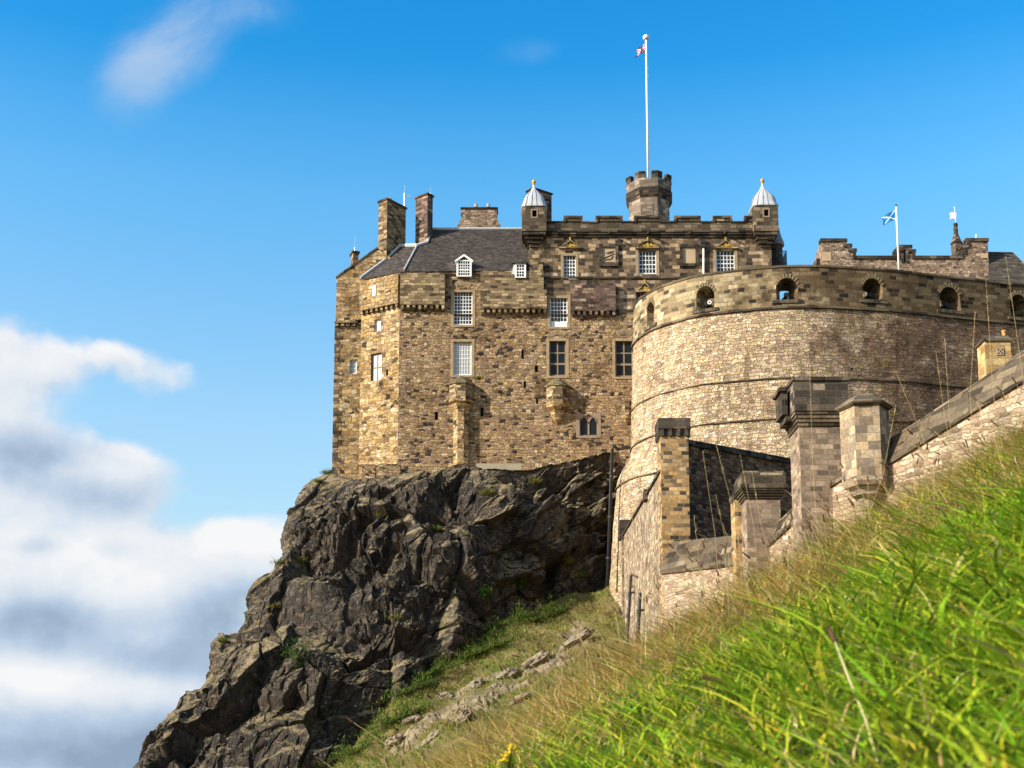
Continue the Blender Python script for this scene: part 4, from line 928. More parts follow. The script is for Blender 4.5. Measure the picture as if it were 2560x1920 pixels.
        prof = [(1.0, 0), (.985, .05), (.90, .13), (.84, .25), (.80, .36), (.70, .48), (.54, .60), (.34, .71), (.19, .81), (.115, .90), (.08, 1.0)]
        L = MB(); L.lathe((cx, cy, zt), [(R*1.0, -.05)]+[(R*r_, h*hz) for r_, h in prof], 24, 0, lambda z: 2+6*max(0, 1-z/(hz*.55)))
        ca = L.build('lead_cap', M['lead'], t_, smooth=True)
        S = MB()
        for k in range(16):
            a = 2*math.pi*(k+.5)/16; pts = []
            for r_, h in prof[:8]:
                z = h*hz; pw = 2+6*max(0, 1-z/(hz*.55)); rr = R*r_/((abs(math.cos(a))**pw+abs(math.sin(a))**pw)**(1/pw))
                pts.append((cx+(rr+.01)*math.cos(a), cy+(rr+.01)*math.sin(a), zt+z))
            S.tube(pts, .028, 5)
        S.build('lead_seam', M['seam'], ca)
        G = MB(); zb2 = zt+hz; G.lathe((cx, cy, zb2-.02), [(.10, 0), (.16, .06), (.09, .12)], 10); G.sphere((cx, cy, zb2+.26), .19, 12); G.lathe((cx, cy, zb2+.43), [(.06, 0), (.02, .14)], 8)
        G.build('gilt_finial', M['gold'], ca, smooth=True)
    turret(1305, 1366, 514, 577, 609, 462, 453); turret(1884, 1946, 512, 577, 610, 459, 451)
    # chimney behind the left turret
    b = MB(); T = Matrix.Translation((at(1359, 510, 109).x, 109, 0)) @ Matrix.Rotation(math.radians(35), 4, 'Z'); zt = at(1370, 477, 109).z
    b.box(-1.2, .9, 0, .9, zC-1, zt-.12, T); c_ = b.build('chimney', M['ashlar_purple'], par); k = MB(); k.box(-1.3, 1.0, -.1, 1.0, zt-.12, zt, T); k.build('chimney_cap', M['ashlar_soot'], c_)
    # octagonal flag tower
    Yo = 111.0; c0 = at(1623, 520, Yo); R = (at(1677, 520, Yo).x-at(1569, 520, Yo).x)/2*1.0; rot = math.radians(22.5-7); kf = 1.0
    O = (c0.x, Yo, 0); Zf = lambda y: at(1623, y, Yo-R).z
    t_ = MB(); t_.lathe(O, [(R, zC-1), (R, Zf(490))], 8, rot); tw = t_.build('flag_tower', M['ashlar_grey'], par)
    bd = MB(); bd.lathe(O, [(R*1.01, Zf(490)), (R*1.10, Zf(482)), (R*1.15, Zf(476)), (R*1.15, Zf(470)), (R*1.06, Zf(467))], 8, rot); bd.build('moulded_band', M['ashlar_soot'], tw)
    up = MB(); Ru = R*1.11; up.lathe(O, [(Ru, Zf(467)), (Ru, Zf(444))], 8, rot); uo = up.build('tower_crown', M['ashlar_grey'], tw)
    ml = MB(); ztp = Zf(427.5); ang = lambda k: rot+2*math.pi*k/8
    for k in range(8):
        for sg in (0, 1):
            a, b2 = ang(k), ang(k+1); va = Vector((math.cos(a), math.sin(a), 0))*Ru; vb = Vector((math.cos(b2), math.sin(b2), 0))*Ru
            u0, u1 = (0, .33) if sg == 0 else (.67, 1); p0 = va.lerp(vb, u0); p1 = va.lerp(vb, u1); o_ = Vector((O[0], O[1], 0))
            for zz0, zz1, e in ((Zf(444)+.002, ztp-.14, 0), (ztp-.138, ztp, .06)):
                q0, q1 = p0*(1+e/Ru), p1*(1+e/Ru); i0, i1 = p0*.82, p1*.82
                pts = [o_+q0, o_+q1, o_+i1, o_+i0]; ml.prism([Vector((p.x, p.y, zz0)) for p in pts], (0, 0, zz1-zz0))
        ml.cut()
    ml.build('merlon', M['ashlar_soot'], uo)
    # louvre on the facet that faces the camera
    k = min(range(8), key=lambda k: math.sin((ang(k)+ang(k+1))/2)); am = (ang(k)+ang(k+1))/2; ap = R*math.cos(math.pi/8)
    T = Matrix.Translation((O[0]+ap*math.cos(am), O[1]+ap*math.sin(am), 0)) @ Matrix.Rotation(am+math.pi/2, 4, 'Z')
    lv = MB(); zl0, zl1 = Zf(540), Zf(506); lv.box(-.36, -.28, -.03, .02, zl0, zl1, T); lv.box(.28, .36, -.03, .02, zl0, zl1, T); lv.box(-.28, .28, -.03, .02, zl1-.08, zl1, T)
    for i in range(9): z = zl0+(zl1-zl0-.1)*i/9; lv.prism([T @ Vector(p) for p in ((-.28, -.05, z), (.28, -.05, z), (.28, -.01, z+.09), (-.28, -.01, z+.09))], (0, 0, .02))
    lo = lv.build('louvre', M['ashlar_grey'], tw); d_ = MB(); d_.box(-.28, .28, -.008, .0, zl0, zl1, T); d_.build('opening', M['dark'], lo)
    # rain hopper and pipe
    hp = MB(); hp.pxbox(1753, 1765, 597, 606, Y-.4, .38); hp.pxbox(1755, 1763, 606, 614, Y-.36, .3); hp.pxbox(1754, 1764, 614, 617, Y-.38, .33); hp.build('rain_hopper', M['iron'], par)
    dp = MB(); dp.tube([at(1759, 617, Y-.15), at(1759, 720, Y-.15)], .085, 8); dp.build('rain_pipe', M['white'], par)
    # bartizan and balcony on the far right corner
    bz = MB(); X0, X1, Z0, Z1 = rectXZ(1931, 1962, 600, 700, 107.5); bz.lathe(((X0+X1)/2, 108.3, 0), [((X1-X0)/2, Z0), ((X1-X0)/2, Z1)], 10); zz = at(1945, 563, 108).z
    bo = bz.build('corner_bartizan', M['ashlar_soot'], par); cp2 = MB(); r_ = (X1-X0)/2; cp2.lathe(((X0+X1)/2, 108.3, 0), [(r_*1.3, Z1-.25), (r_*1.32, Z1), (r_*1.05, Z1+.35), (r_*.75, Z1+.9), (r_*.5, zz)], 12); cp2.build('turret_cap', M['seam'], bo)
    bl = MB(); X0, X1, Z0, Z1 = rectXZ(1932, 1967, 627, 661, 106.2); bl.box(X0, X1, 106.2, 108.0, Z0-.25, Z0)
    n = 12
    for i in range(n+1): x = X0+(X1-X0)*i/n; bl.tube([(x, 106.25, Z0), (x, 106.25, Z1)], .022, 5)
    for i in range(9): y = 106.25+1.7*i/8; bl.tube([(X1, y, Z0), (X1, y, Z1)], .022, 5)
    for z in (Z1, Z0+.15): bl.tube([(X0, 106.25, z), (X1, 106.25, z)], .03, 5); bl.tube([(X1, 106.25, z), (X1, 108, z)], .03, 5)
    bl.build('balcony_railing', M['iron'], par)
M['ashlar_olive_dk'] = stone('dark_olive_ashlar', 'brick', (.75, .33), [(0, (.06, .046, .034)), (.4, (.10, .077, .052)), (.75, (.15, .115, .075)), (.92, (.20, .15, .095)), (1, (.36, .28, .18))], (.075, .058, .042), stain=.7, shift=.25, bstr=.4, mort=.16, distort=.05)
palace()

# ------------------------------------------------------------------ flagpoles
def flag_grid(anchor, cols, rows, fn, pick, mats, name, parent):
    P = np.zeros((rows+1, cols+1, 3)); mi = []
    for j in range(rows+1):
        for i in range(cols+1): P[j, i] = fn(i/cols, j/rows)
    b = MB()
    for j in range(rows):
        for i in range(cols): b.face([Vector(P[j, i]), Vector(P[j, i+1]), Vector(P[j+1, i+1]), Vector(P[j+1, i])], mi=pick((i+.5)/cols, (j+.5)/rows))
    o = b.build(name, mats, parent, smooth=True); return o
M['timber'] = plain('grey_timber', (.20, .21, .22), .9, 0, .3, 6.)
M['fblue'] = plain('flag_navy', (.02, .03, .14), .8, 0, .05); M['fred'] = plain('flag_red', (.55, .02, .05), .8, 0, .05); M['fwhite'] = plain('flag_white', (.78, .78, .78), .8, 0, .04); M['fsky'] = plain('flag_azure', (.008, .205, .48), .8, 0, .05)
def pole(px, pyt, pyb, Y, r, label, cap):
    a, b = at(px[0], pyt, Y), at(px[1], pyb, Y); a.x = b.x
    t = thing('flagpole', label, 'flagpole', (b.x, Y, b.z), 'flagpoles on the castle')
    p = MB(); p.lathe((b.x, Y, b.z), [(r, 0), (r*.85, a.z-b.z)], 12); p.build('pole', M['white'], t, smooth=True)
    c = MB()
    if cap: c.lathe((b.x, Y, a.z), [(r*2.1, -.02), (r*2.7, .06), (r*2.7, .26), (r*2.2, .34), (r*.5, .37)], 14)
    else: c.sphere((b.x, Y, a.z+.07), .12, 10)
    c.build('finial', M['white'] if cap else M['iron'], t)
    return t, a, b
t, a, b = pole((1621, 1621), 98, 480, 111.0, .105, 'tall white flagpole on the octagonal tower, union flag half furled at its top', True)
cl = MB()
for py in (172, 190): q = at(1623, py, 111); cl.sphere((b.x+.13, 111, q.z), .07, 8)
cl.build('cleat', M['white'], t)
def union(u, v):
    x, y = u*2-1, (v*2-1)
    if abs(x) < .10 or abs(y) < .20: return 1
    if abs(x) < .17 or abs(y) < .34: return 2
    d = min(abs(y-x), abs(y+x))
    if d < .10: return 1
    if d < .28: return 2
    return 0
top = at(1621, 108, 111); 
def ufn(u, v):   # drooping, folded: outer end hangs down and left
    w = .16*math.sin(u*9+v*2.0)*u
    x = -u*(.80+.15*v)-.04; z = -.0-(v*(.95-.30*u))-u*(.70+.16*math.sin(v*3)); 
    return (b.x-.1+x+.14*u*math.sin(v*5), 111-.05+w+.25*math.sin(u*6+v*3)*u, top.z-.05+z)
flag_grid(None, 40, 24, ufn, union, [M['fblue'], M['fred'], M['fwhite']], 'flag', t)
t, a, b = pole((2246, 2248), 516, 690, 117.0, .10, 'shorter white flagpole behind the bastion flying a blue flag with white saltire', False)
top = at(2246, 522, 117)
def sfn(u, v):
    w = .12*math.sin(u*8+v*2)*u
    return (b.x-.08-1.32*u+.10*math.sin(v*3)*u, 117+w, top.z-.05-v*(1.0-.10*u)-u*(.78))
def salt(u, v): return 1 if min(abs((v*2-1)-(u*2-1)), abs((v*2-1)+(u*2-1))) < .125 else 0
flag_grid(None, 40, 24, sfn, salt, [M['fsky'], M['fwhite']], 'flag', t)

# ------------------------------------------------------------------ antennas
def antenna(px, pyt, pyb, Y, label, arm=None):
    a, b = at(px, pyt, Y), at(px, pyb, Y)
    t = thing('antenna', label, 'antenna', tuple(b), 'antennas on the chimneys'); p = MB(); p.tube([b-Vector((0, 0, .3)), b.lerp(a, .55)], .06, 6); p.tube([b.lerp(a, .55), Vector((b.x, b.y, a.z))], .018, 5); p.build('mast', M['steel'], t)
    if arm: q = MB(); q.tube([b.lerp(a, .45), b.lerp(a, .4)+Vector((arm, 0, -.08))], .03, 5); q.sphere(b.lerp(a, .4)+Vector((arm, 0, -.08)), .07, 6); q.build('arm', M['steel'], t)
    else: q = MB(); z = b.lerp(a, .3); q.tube([z, z+Vector((-.2, 0, .2)), z+Vector((-.35, 0, .1))], .03, 5); q.build('arm', M['iron'], t)
antenna(1011, 463, 507, 109.6, 'antenna with a long side arm on the tall rotated chimney', .5)
antenna(1076, 468, 500, 109.5, 'thin antenna on top of the second tall chimney')
antenna(887, 590, 655, 109.8, 'thin antenna beside the small low chimney at far left')

# ------------------------------------------------------------------ round bastion
ZT = atz(1585, 764, 1.).y; ZT = (ray(1585, 764).z/ray(1585, 764).y)*100.0
TOP = [(1585, 764), (1598, 746.5), (1622, 730), (1650, 715.5), (1714, 694.5), (1762, 684), (1845, 673.5), (1922, 666), (1978, 663), (2050, 663), (2122, 666.6), (2247, 675), (2354, 688), (2470, 701), (2560, 711), (2660, 724)]
def bastion_curve():
    pts = [np.array((atz(x, y, ZT).x, atz(x, y, ZT).y)) for x, y in TOP]
    d0 = pts[0]-pts[1]; pts = [pts[0]+np.array((3.2, 6.5)), pts[0]+np.array((1.0, 3.2)), pts[0]+np.array((.15, 1.2))]+pts
    e = pts[-1]; pts += [e+np.array((4, 1.8)), e+np.array((9, 5.5))]
    out = []
    p = [pts[0]]+pts+[pts[-1]]
    for i in range(1, len(p)-2):
        for k in range(24):
            t_ = k/24; a0, a1, a2, a3 = p[i-1], p[i], p[i+1], p[i+2]
            out.append(.5*((2*a1)+(-a0+a2)*t_+(2*a0-5*a1+4*a2-a3)*t_**2+(-a0+3*a1-3*a2+a3)*t_**3))
    C = np.array(out)
    for _ in range(60): C[1:-1] = .5*C[1:-1]+.25*(C[:-2]+C[2:])
    s = np.concatenate([[0], np.cumsum(np.linalg.norm(np.diff(C, axis=0), axis=1))]); S = np.arange(0, s[-1], .20)
    C = np.stack([np.interp(S, s, C[:, 0]), np.interp(S, s, C[:, 1])], 1)
    T = np.gradient(C, axis=0); T /= np.linalg.norm(T, axis=1, keepdims=True); N = np.stack([T[:, 1], -T[:, 0]], 1)
    for _ in range(30): N[1:-1] = .5*N[1:-1]+.25*(N[:-2]+N[2:])
    N /= np.linalg.norm(N, axis=1, keepdims=True)
    return S, C, N
BS, BC, BN = bastion_curve()
def bpos(s, z, off=0.):
    o = .03*(ZT-z)+off
    w = 1-sstep(s, 9., 19.); o = o+w*(1.15*sstep(26.6-z, 0, 3.2)+.05*np.maximum(0, 23-z))
    x = np.interp(s, BS, BC[:, 0])+np.interp(s, BS, BN[:, 0])*o; y = np.interp(s, BS, BC[:, 1])+np.interp(s, BS, BN[:, 1])*o
    return np.stack(np.broadcast_arrays(x, y, z), -1)
def s_at_px(px, py):
    u = uv_of(px, py)[0]; uu = BC[:, 0]/BC[:, 1]; k = BC[:, 1] < 101.; ss = BS[k]; uu = uu[k]
    i = np.argmin(np.abs(uu-u)); return ss[i]
def z_on(px, py):
    s = s_at_px(px, py); Yv = np.interp(s, BS, BC[:, 1]); return uv_of(px, py)[1]*Yv
ZC1 = z_on(1714, 801.5); ZC2 = z_on(1714, 971)-.05; ZC3 = z_on(1731, 1067)-.1; ZC4 = ZC3-3.3
BAT = thing('round_bastion', 'huge curved pale stone bastion with cannon openings along its parapet', 'bastion', (float(BC[60, 0]), float(BC[60, 1]), 8))
EMB = [(1618, 1638, 755, 812), (1742, 1785, 716, 773), (1943, 1992, 696, 750), (2154, 2205, 697, 750), (2352, 2403, 719, 776), (2526, 2570, 738, 794)]
EMS = []
for x0, x1, y0, y1 in EMB:
    xm = (x0+x1)/2; EMS.append((s_at_px(x0, y1), s_at_px(x1, y1), z_on(xm, y1), z_on(xm, y0)))
def bastion():
    # below the cordon
    S = BS; zs = np.linspace(ZC1, 2, 90); P = np.stack([bpos(S, np.full_like(S, z)) for z in zs], 0)
    UV = np.stack([np.broadcast_to(S[None], P.shape[:2]), np.broadcast_to(zs[:, None], P.shape[:2])], -1)
    Q = P.reshape(-1, 3); d = (.05*fbm(Q*.35, 3, 12)+.03*fbm(Q*1.3, 3, 14)).reshape(P.shape[:2])
    P[..., 0] += np.interp(S, BS, BN[:, 0])[None]*d; P[..., 1] += np.interp(S, BS, BN[:, 1])[None]*d
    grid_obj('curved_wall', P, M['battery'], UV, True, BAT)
    # parapet with embrasures
    ZP0, TH = ZC1+.12, 1.7; ZTT = ZT-.16
    def skin(off, holes, b):
        cols = sorted(set([float(s) for s in BS[::3]]+[q for h in holes for q in np.linspace(h[0], h[1], 9)])); 
        cols = [c for c in cols if not any(h[0]+1e-4 < c < h[1]-1e-4 and not any(abs(c-q) < 1e-6 for q in np.linspace(h[0], h[1], 9)) for h in holes)]
        def V(s, z): return Vector(bpos(np.float64(s), z, off))
        for a, c in zip(cols, cols[1:]):
            m = (a+c)/2; h = next((h for h in holes if h[0] < m < h[1]), None)
            seg = [(ZP0, ZP0, ZTT, ZTT)] if h is None else [(ZP0, ZP0, h[2], h[2]), (arch(h, a), arch(h, c), ZTT, ZTT)]
            for l0, l1, u0, u1 in seg: b.face([V(a, l0), V(c, l1), V(c, u1), V(a, u0)], [(a, l0), (c, l1), (c, u1), (a, u0)])
    def arch(h, s):
        f = (s-h[0])/(h[1]-h[0])*2-1; r = h[4]; return h[3]-r*(1-math.sqrt(max(0, 1-f*f*.96)))
    holes = [(a, b_, z0, z1, (b_-a)*.28) for a, b_, z0, z1 in EMS]; inner = []
    for k, (a, b_, z0, z1) in enumerate(EMS):
        m, w = (a+b_)/2, (b_-a); inner.append((m-w*.25, m+w*.22, z0+.15, z0+(z1-z0)*.80, .05))
    o = MB(); skin(0, holes, o); skin(-TH, inner, o)
    rv = MB()
    for k, (h, g) in enumerate(zip(holes, inner)):
        qs = np.linspace(0, 1, 9)
        def loop(h, off):
            L = [bpos(np.float64(h[0]), h[2], off)]+[bpos(np.float64(h[0]+(h[1]-h[0])*q), arch(h, h[0]+(h[1]-h[0])*q), off) for q in qs]+[bpos(np.float64(h[1]), h[2], off)]
            return [Vector(p) for p in L]
        A, B = loop(h, 0), loop(g, -TH)
        if k == 0: B = loop((h[0]+.1, h[1]-.1, h[2]+.1, h[3]-.1, h[4]), -.55)
        n = len(A)
        for i in range(n): rv.face([A[i], A[(i+1) % n], B[(i+1) % n], B[i]])
        if k == 0: rv.face(B)
        rv.cut()
    o.build('parapet', M['parapet'], BAT); rv.build('embrasure_reveal', M['parapet'], BAT)
    def ring(z0, z1, off, name, mat, inn=-.3, step=2, prof=None, parent=BAT):
        S = BS[::step]; prof = prof or [(inn, z0), (off, z0+(z1-z0)*.25), (off, z1-(z1-z0)*.25), (inn, z1)]
        P = np.stack([bpos(S, np.full_like(S, z), q) for q, z in prof], 0)
        L = np.cumsum([0]+[math.hypot(prof[i+1][0]-prof[i][0], prof[i+1][1]-prof[i][1]) for i in range(len(prof)-1)])
        UV = np.stack([np.broadcast_to(S[None], P.shape[:2]), np.broadcast_to(L[:, None], P.shape[:2])], -1)
        return grid_obj(name, P, mat, UV, False, parent)
    ring(ZTT, ZT, .07, 'parapet_coping', M['weather'], prof=[(-TH, ZTT), (-TH, ZT+.02), (.07, ZT), (.07, ZTT), (-.02, ZTT)])
    ring(ZC1-.10, ZC1+.22, .16, 'string_course', M['weather']); 
    for z in (ZC2, ZC3, ZC4): ring(z-.09, z+.09, .10, 'string_course', M['weather'])
    # voussoirs and sills
    vs = MB()
    for h in holes[:]:
        m, w = (h[0]+h[1])/2, (h[1]-h[0]); n = 9; zc = h[3]-h[4]-.55
        for i in range(n):
            an = math.radians(-58+116*i/(n-1)); hw = math.radians(4.8)
            def pt(a, r): 
                s = m+math.sin(a)*(w*.5)*r; z = zc+math.cos(a)*(h[3]-zc)*r; return Vector(bpos(np.float64(s), z, .05))
            r1 = 1.40 if i % 2 else 1.32
            q = [pt(an-hw, 1.02), pt(an+hw, 1.02), pt(an+hw, r1), pt(an-hw, r1)]; q = [p for p in q]
            if q[2].z > ZTT: continue
            vs.prism(q, Vector(bpos(np.float64(m), zc, -.1))-Vector(bpos(np.float64(m), zc, 0.)))
        vs.cut()
    vs.build('arch_stone', M['vous'], BAT)
    sl_ = MB()
    for h in holes:
        a, c = h[0]-.3, h[1]+.3; z = h[2]
        for i in range(4):
            s0, s1 = a+(c-a)*i/4, a+(c-a)*(i+1)/4
            p = [Vector(bpos(np.float64(q), zz, .10)) for q, zz in ((s0, z-.28), (s1, z-.28), (s1, z-.02), (s0, z-.02))]; r = [Vector(bpos(np.float64(q), zz, -.2)) for q, zz in ((s0, z-.28), (s1, z-.28), (s1, z-.02), (s0, z-.02))]
            sl_.face(p); sl_.face([p[3], p[2], r[2], r[3]]); sl_.face([p[0], r[0], r[1], p[1]])
            if i == 0: sl_.face([p[0], p[3], r[3], r[0]])
            if i == 3: sl_.face([p[1], r[1], r[2], p[2]])
        sl_.cut()
    sl_.build('embrasure_sill', M['weather'], BAT)
    # gun platform
    f = MB(); edge = [Vector(bpos(np.float64(s), ZC1+.5, -.8)) for s in BS[6:-6:8]]; f.face(edge+[Vector((edge[-1].x, 113, edge[-1].z)), Vector((edge[0].x+2, 113, edge[0].z))])
    f.build('gun_platform', M['concrete'], BAT)
    # narrow loop in the face
    lp = MB()
    for px, py in ((2126, 920), (1991, 1010)):
        s = s_at_px(px, py); z = z_on(px, py); T0 = [Vector(bpos(np.float64(s+q), z+w_, .02+.0)) for q, w_ in ((-.09, -.28), (.09, -.28), (.09, .28), (-.09, .28))]; lp.prism(T0, Vector(bpos(np.float64(s), z, -.1))-Vector(bpos(np.float64(s), z, 0.))); lp.cut()
    lp.build('arrow_loop', M['dark'], BAT)
M['vous'] = plain('arch_voussoir', (.20, .15, .085), .9, 0, .4, 2.)
bastion()
# cannons
def cannon(k, label, first=None):
    a, b_, z0, z1 = EMS[k]; m = (a+b_)/2; p = Vector(bpos(np.float64(m), z0, -1.2)); i = np.argmin(np.abs(BS-m)); n = Vector((BN[i, 0], BN[i, 1], 0)); ang = math.atan2(n.y, n.x)
    if k == 1: n2 = Vector((-p.x, -p.y, 0)).normalized(); ang = math.atan2(n2.y, n2.x)
    if first is None:
        t = thing('cannon', label, 'cannon', (0, 0, 0), 'cannons in the bastion openings')
        br = MB(); br.lathe((0, 0, 0), [(.10, -1.9), (.22, -1.85), (.24, -1.2), (.22, -1.15), (.20, -.4), (.17, 0), (.145, .55), (.20, .62), (.21, .74), (.165, .80)], 16, caps=False)
        R_ = Matrix.Rotation(math.pi/2, 4, 'Y')
        br.v = [tuple(R_ @ Vector(v)) for v in br.v]; br.build('barrel', M['bronze'], t, smooth=True)
        mz = MB(); nseg = 18
        for q in range(nseg):
            a0, a1 = 2*math.pi*q/nseg, 2*math.pi*(q+1)/nseg
            mz.face([(.805, .07*math.cos(a0), .07*math.sin(a0)), (.805, .07*math.cos(a1), .07*math.sin(a1)), (.805, .165*math.cos(a1), .165*math.sin(a1)), (.805, .165*math.cos(a0), .165*math.sin(a0))])
        mz.build('muzzle', M['muzzle'], t); bo = MB(); bo.lathe((0, 0, 0), [(.07, 0.0), (.07, .80)], 14); bo.v = [tuple(R_ @ Vector(v)) for v in bo.v]; bo.build('bore', M['dark'], t)
        cr = MB()
        for s in (-.26, .20): cr.prism([Vector(q) for q in ((-1.9, s, -.62), (.1, s, -.62), (.1, s, .02), (-.5, s, .02), (-.9, s, -.15), (-1.9, s, -.3))], (0, .06, 0))
        for x in (-1.5, -.15): cr.tube([(x, -.42, -.62), (x, .42, -.62)], .06, 8)
        co = cr.build('carriage', M['iron'], t)
        for x in (-1.5, -.15):
            for s in (-.36, .36): w = MB(); w.lathe((0, 0, 0), [(.2, -.05), (.2, .05)], 14); Rx = Matrix.Translation((x, s, -.62)) @ Matrix.Rotation(math.pi/2, 4, 'X'); w.v = [tuple(Rx @ Vector(v)) for v in w.v]; w.build('wheel', M['iron'], co)
    else:
        t = first.copy(); COL.objects.link(t); t['label'] = label
        for ch in list(first.children):
            c = ch.copy(); COL.objects.link(c); c.parent = t
            if ch.name.startswith('muzzle'): c.material_slots[0].link = 'OBJECT'; c.material_slots[0].material = M['bronze']
            for g in ch.children: d = g.copy(); COL.objects.link(d); d.parent = c
    t.location = p+Vector((0, 0, .55 if k != 1 else .62)); t.rotation_euler = (0, 0, ang)
    return t
C1 = cannon(1, 'cannon pointing straight out with a pale muzzle ring in the second bastion opening')
cannon(2, 'black cannon silhouetted against blue sky in the opening near the bastion crown', C1)
cannon(3, 'shadowed cannon in the opening below the short flagpole', C1)
cannon(4, 'shadowed cannon in the opening below the white weather vane', C1)
# ------------------------------------------------------------------ great hall behind the bastion
HALL = thing('great_hall', 'low rubble hall with crow stepped gables behind the bastion, far right of the castle', 'building', (42, 131, ZC1))
def hall():
    par = HALL; Y = 130.
    ZL = ZC1-2
    def pt(x, y): return Vector((at(x, 620, Y).x, Y, at(2260, y, Y).z))
    prof = [(2053, 597), (2116, 597), (2116, 610), (2128, 610), (2128, 622), (2139, 622), (2139, 640), (2237, 640), (2237, 624), (2246, 624), (2246, 613), (2278, 613), (2278, 624), (2287, 624), (2287, 640),
            (2397, 640), (2397, 628), (2405, 628), (2405, 612), (2416, 612), (2416, 596), (2470, 596)]
    b = MB(); 
    for (x0, y0), (x1, y1) in zip(prof, prof[1:]):
        if abs(x1-x0) < 1: continue
        b.face([Vector((pt(x0, y0).x, Y, ZL)), Vector((pt(x1, y1).x, Y, ZL)), pt(x1, y1), pt(x0, y0)])
    p0, p1 = pt(2053, 597), pt(2470, 596)
    b.face([Vector((p0.x, Y, ZL)), Vector((p0.x+1, Y+9, ZL)), Vector((p0.x+1, Y+9, p0.z)), p0]); b.face([Vector((p1.x, Y, ZL)), Vector((p1.x+1, Y+9, ZL)), Vector((p1.x+1, Y+9, p1.z)), p1])
    b.build('wall', M['hall'], par)
    c = MB(); th = .34
    for i, ((x0, y0), (x1, y1)) in enumerate(zip(prof, prof[1:])):
        a, q = pt(x0, y0), pt(x1, y1)
        if abs(x1-x0) >= 1: c.box(a.x-.10, q.x+.10, Y-.14, Y+.7, a.z-th, a.z)
        else:
            # riser: band on the face below the higher side
            hi, lo = max(a.z, q.z), min(a.z, q.z); sg = -1 if a.z > q.z else 1
            c.box(a.x+(sg*-.0), a.x+sg*th, Y-.137, Y+.69, lo-th, hi-th-.001)
    c.build('crow_step_coping', M['ashlar_soot'], par)
    q = MB(); q.pxbox(2055, 2078, 630, 652, Y-.04, .2); q.pxbox(2452, 2470, 633, 645, Y-.04, .2); q.build('quoin', M['panel'], par)
    # arched slit in the middle step
    s = MB(); s.pxbox(2253, 2259, 624, 656, Y-.10, .3); s.pxbox(2265, 2271, 624, 656, Y-.10, .3); s.pxbox(2253, 2271, 619, 624, Y-.11, .3); so_ = s.build('slit_window', M['ashlar_soot'], par)
    d = MB(); d.pxbox(2259, 2265, 624, 656, Y-.02, .1); d.build('opening', M['dark'], so_)
    # pinnacle and vane
    pn = MB(); x = at(2391, 600, Y+2).x; g = lambda y: at(2391, y, Y+2).z
    pn.lathe((x, Y+2, 0), [(.62, ZL), (.62, g(612)), (.72, g(610)), (.50, g(600)), (.30, g(588)), (.24, g(584))], 6); pn.lathe((x-.02, Y+2, 0), [(.24, g(584)), (.26, g(575)), (.20, g(568)), (.27, g(563)), (.24, g(559)), (.1, g(557))], 8)
    po = pn.build('pinnacle', M['ashlar_soot'], par)
    v = MB(); v.tube([(x+.02, Y+2, g(558)), (x-.02, Y+2, g(520))], .035, 6)
    vane = [(2374.5, 532), (2381, 530), (2388, 533), (2391, 532), (2391, 545), (2386, 547), (2380, 546), (2374.5, 548.5), (2376.5, 541)]
    v.prism([at(*q_, Y+2) for q_ in vane], (0, .06, 0)); v.sphere((x-.02, Y+2, g(519)), .09, 8); v.build('weather_vane', M['white'], po)
    k = MB(); a = pt(2446, 594); k.lathe((a.x, Y+.5, a.z), [(.16, 0), (.1, .1), (.08, .5), (.02, .62)], 8); k.build('finial', M['white'], par)
    bl = MB(); bl.pxbox(2041, 2053, 646, 670, Y+1, 4); bl.build('lean_to', M['ashlar_soot'], par)
    # roof to the right
    r = MB(); e0, e1 = at(2471, 632, Y+1.5), at(2531, 633, Y+1.5); l0, l1 = at(2471, 720, Y-3), at(2640, 740, Y-3)
    r.face([l0, l1, e1, e0]); r.face([l1, l1+Vector((0, 12, 0)), e1+Vector((0, 2, 0)), e1])
    ro = r.build('roof', M['hallroof'], par); rr = MB(); rr.tube([e0, e1], .12, 6); rr.tube([e1, l1], .10, 6); rr.build('ridge_tile', M['ashlar_soot'], ro)
hall()

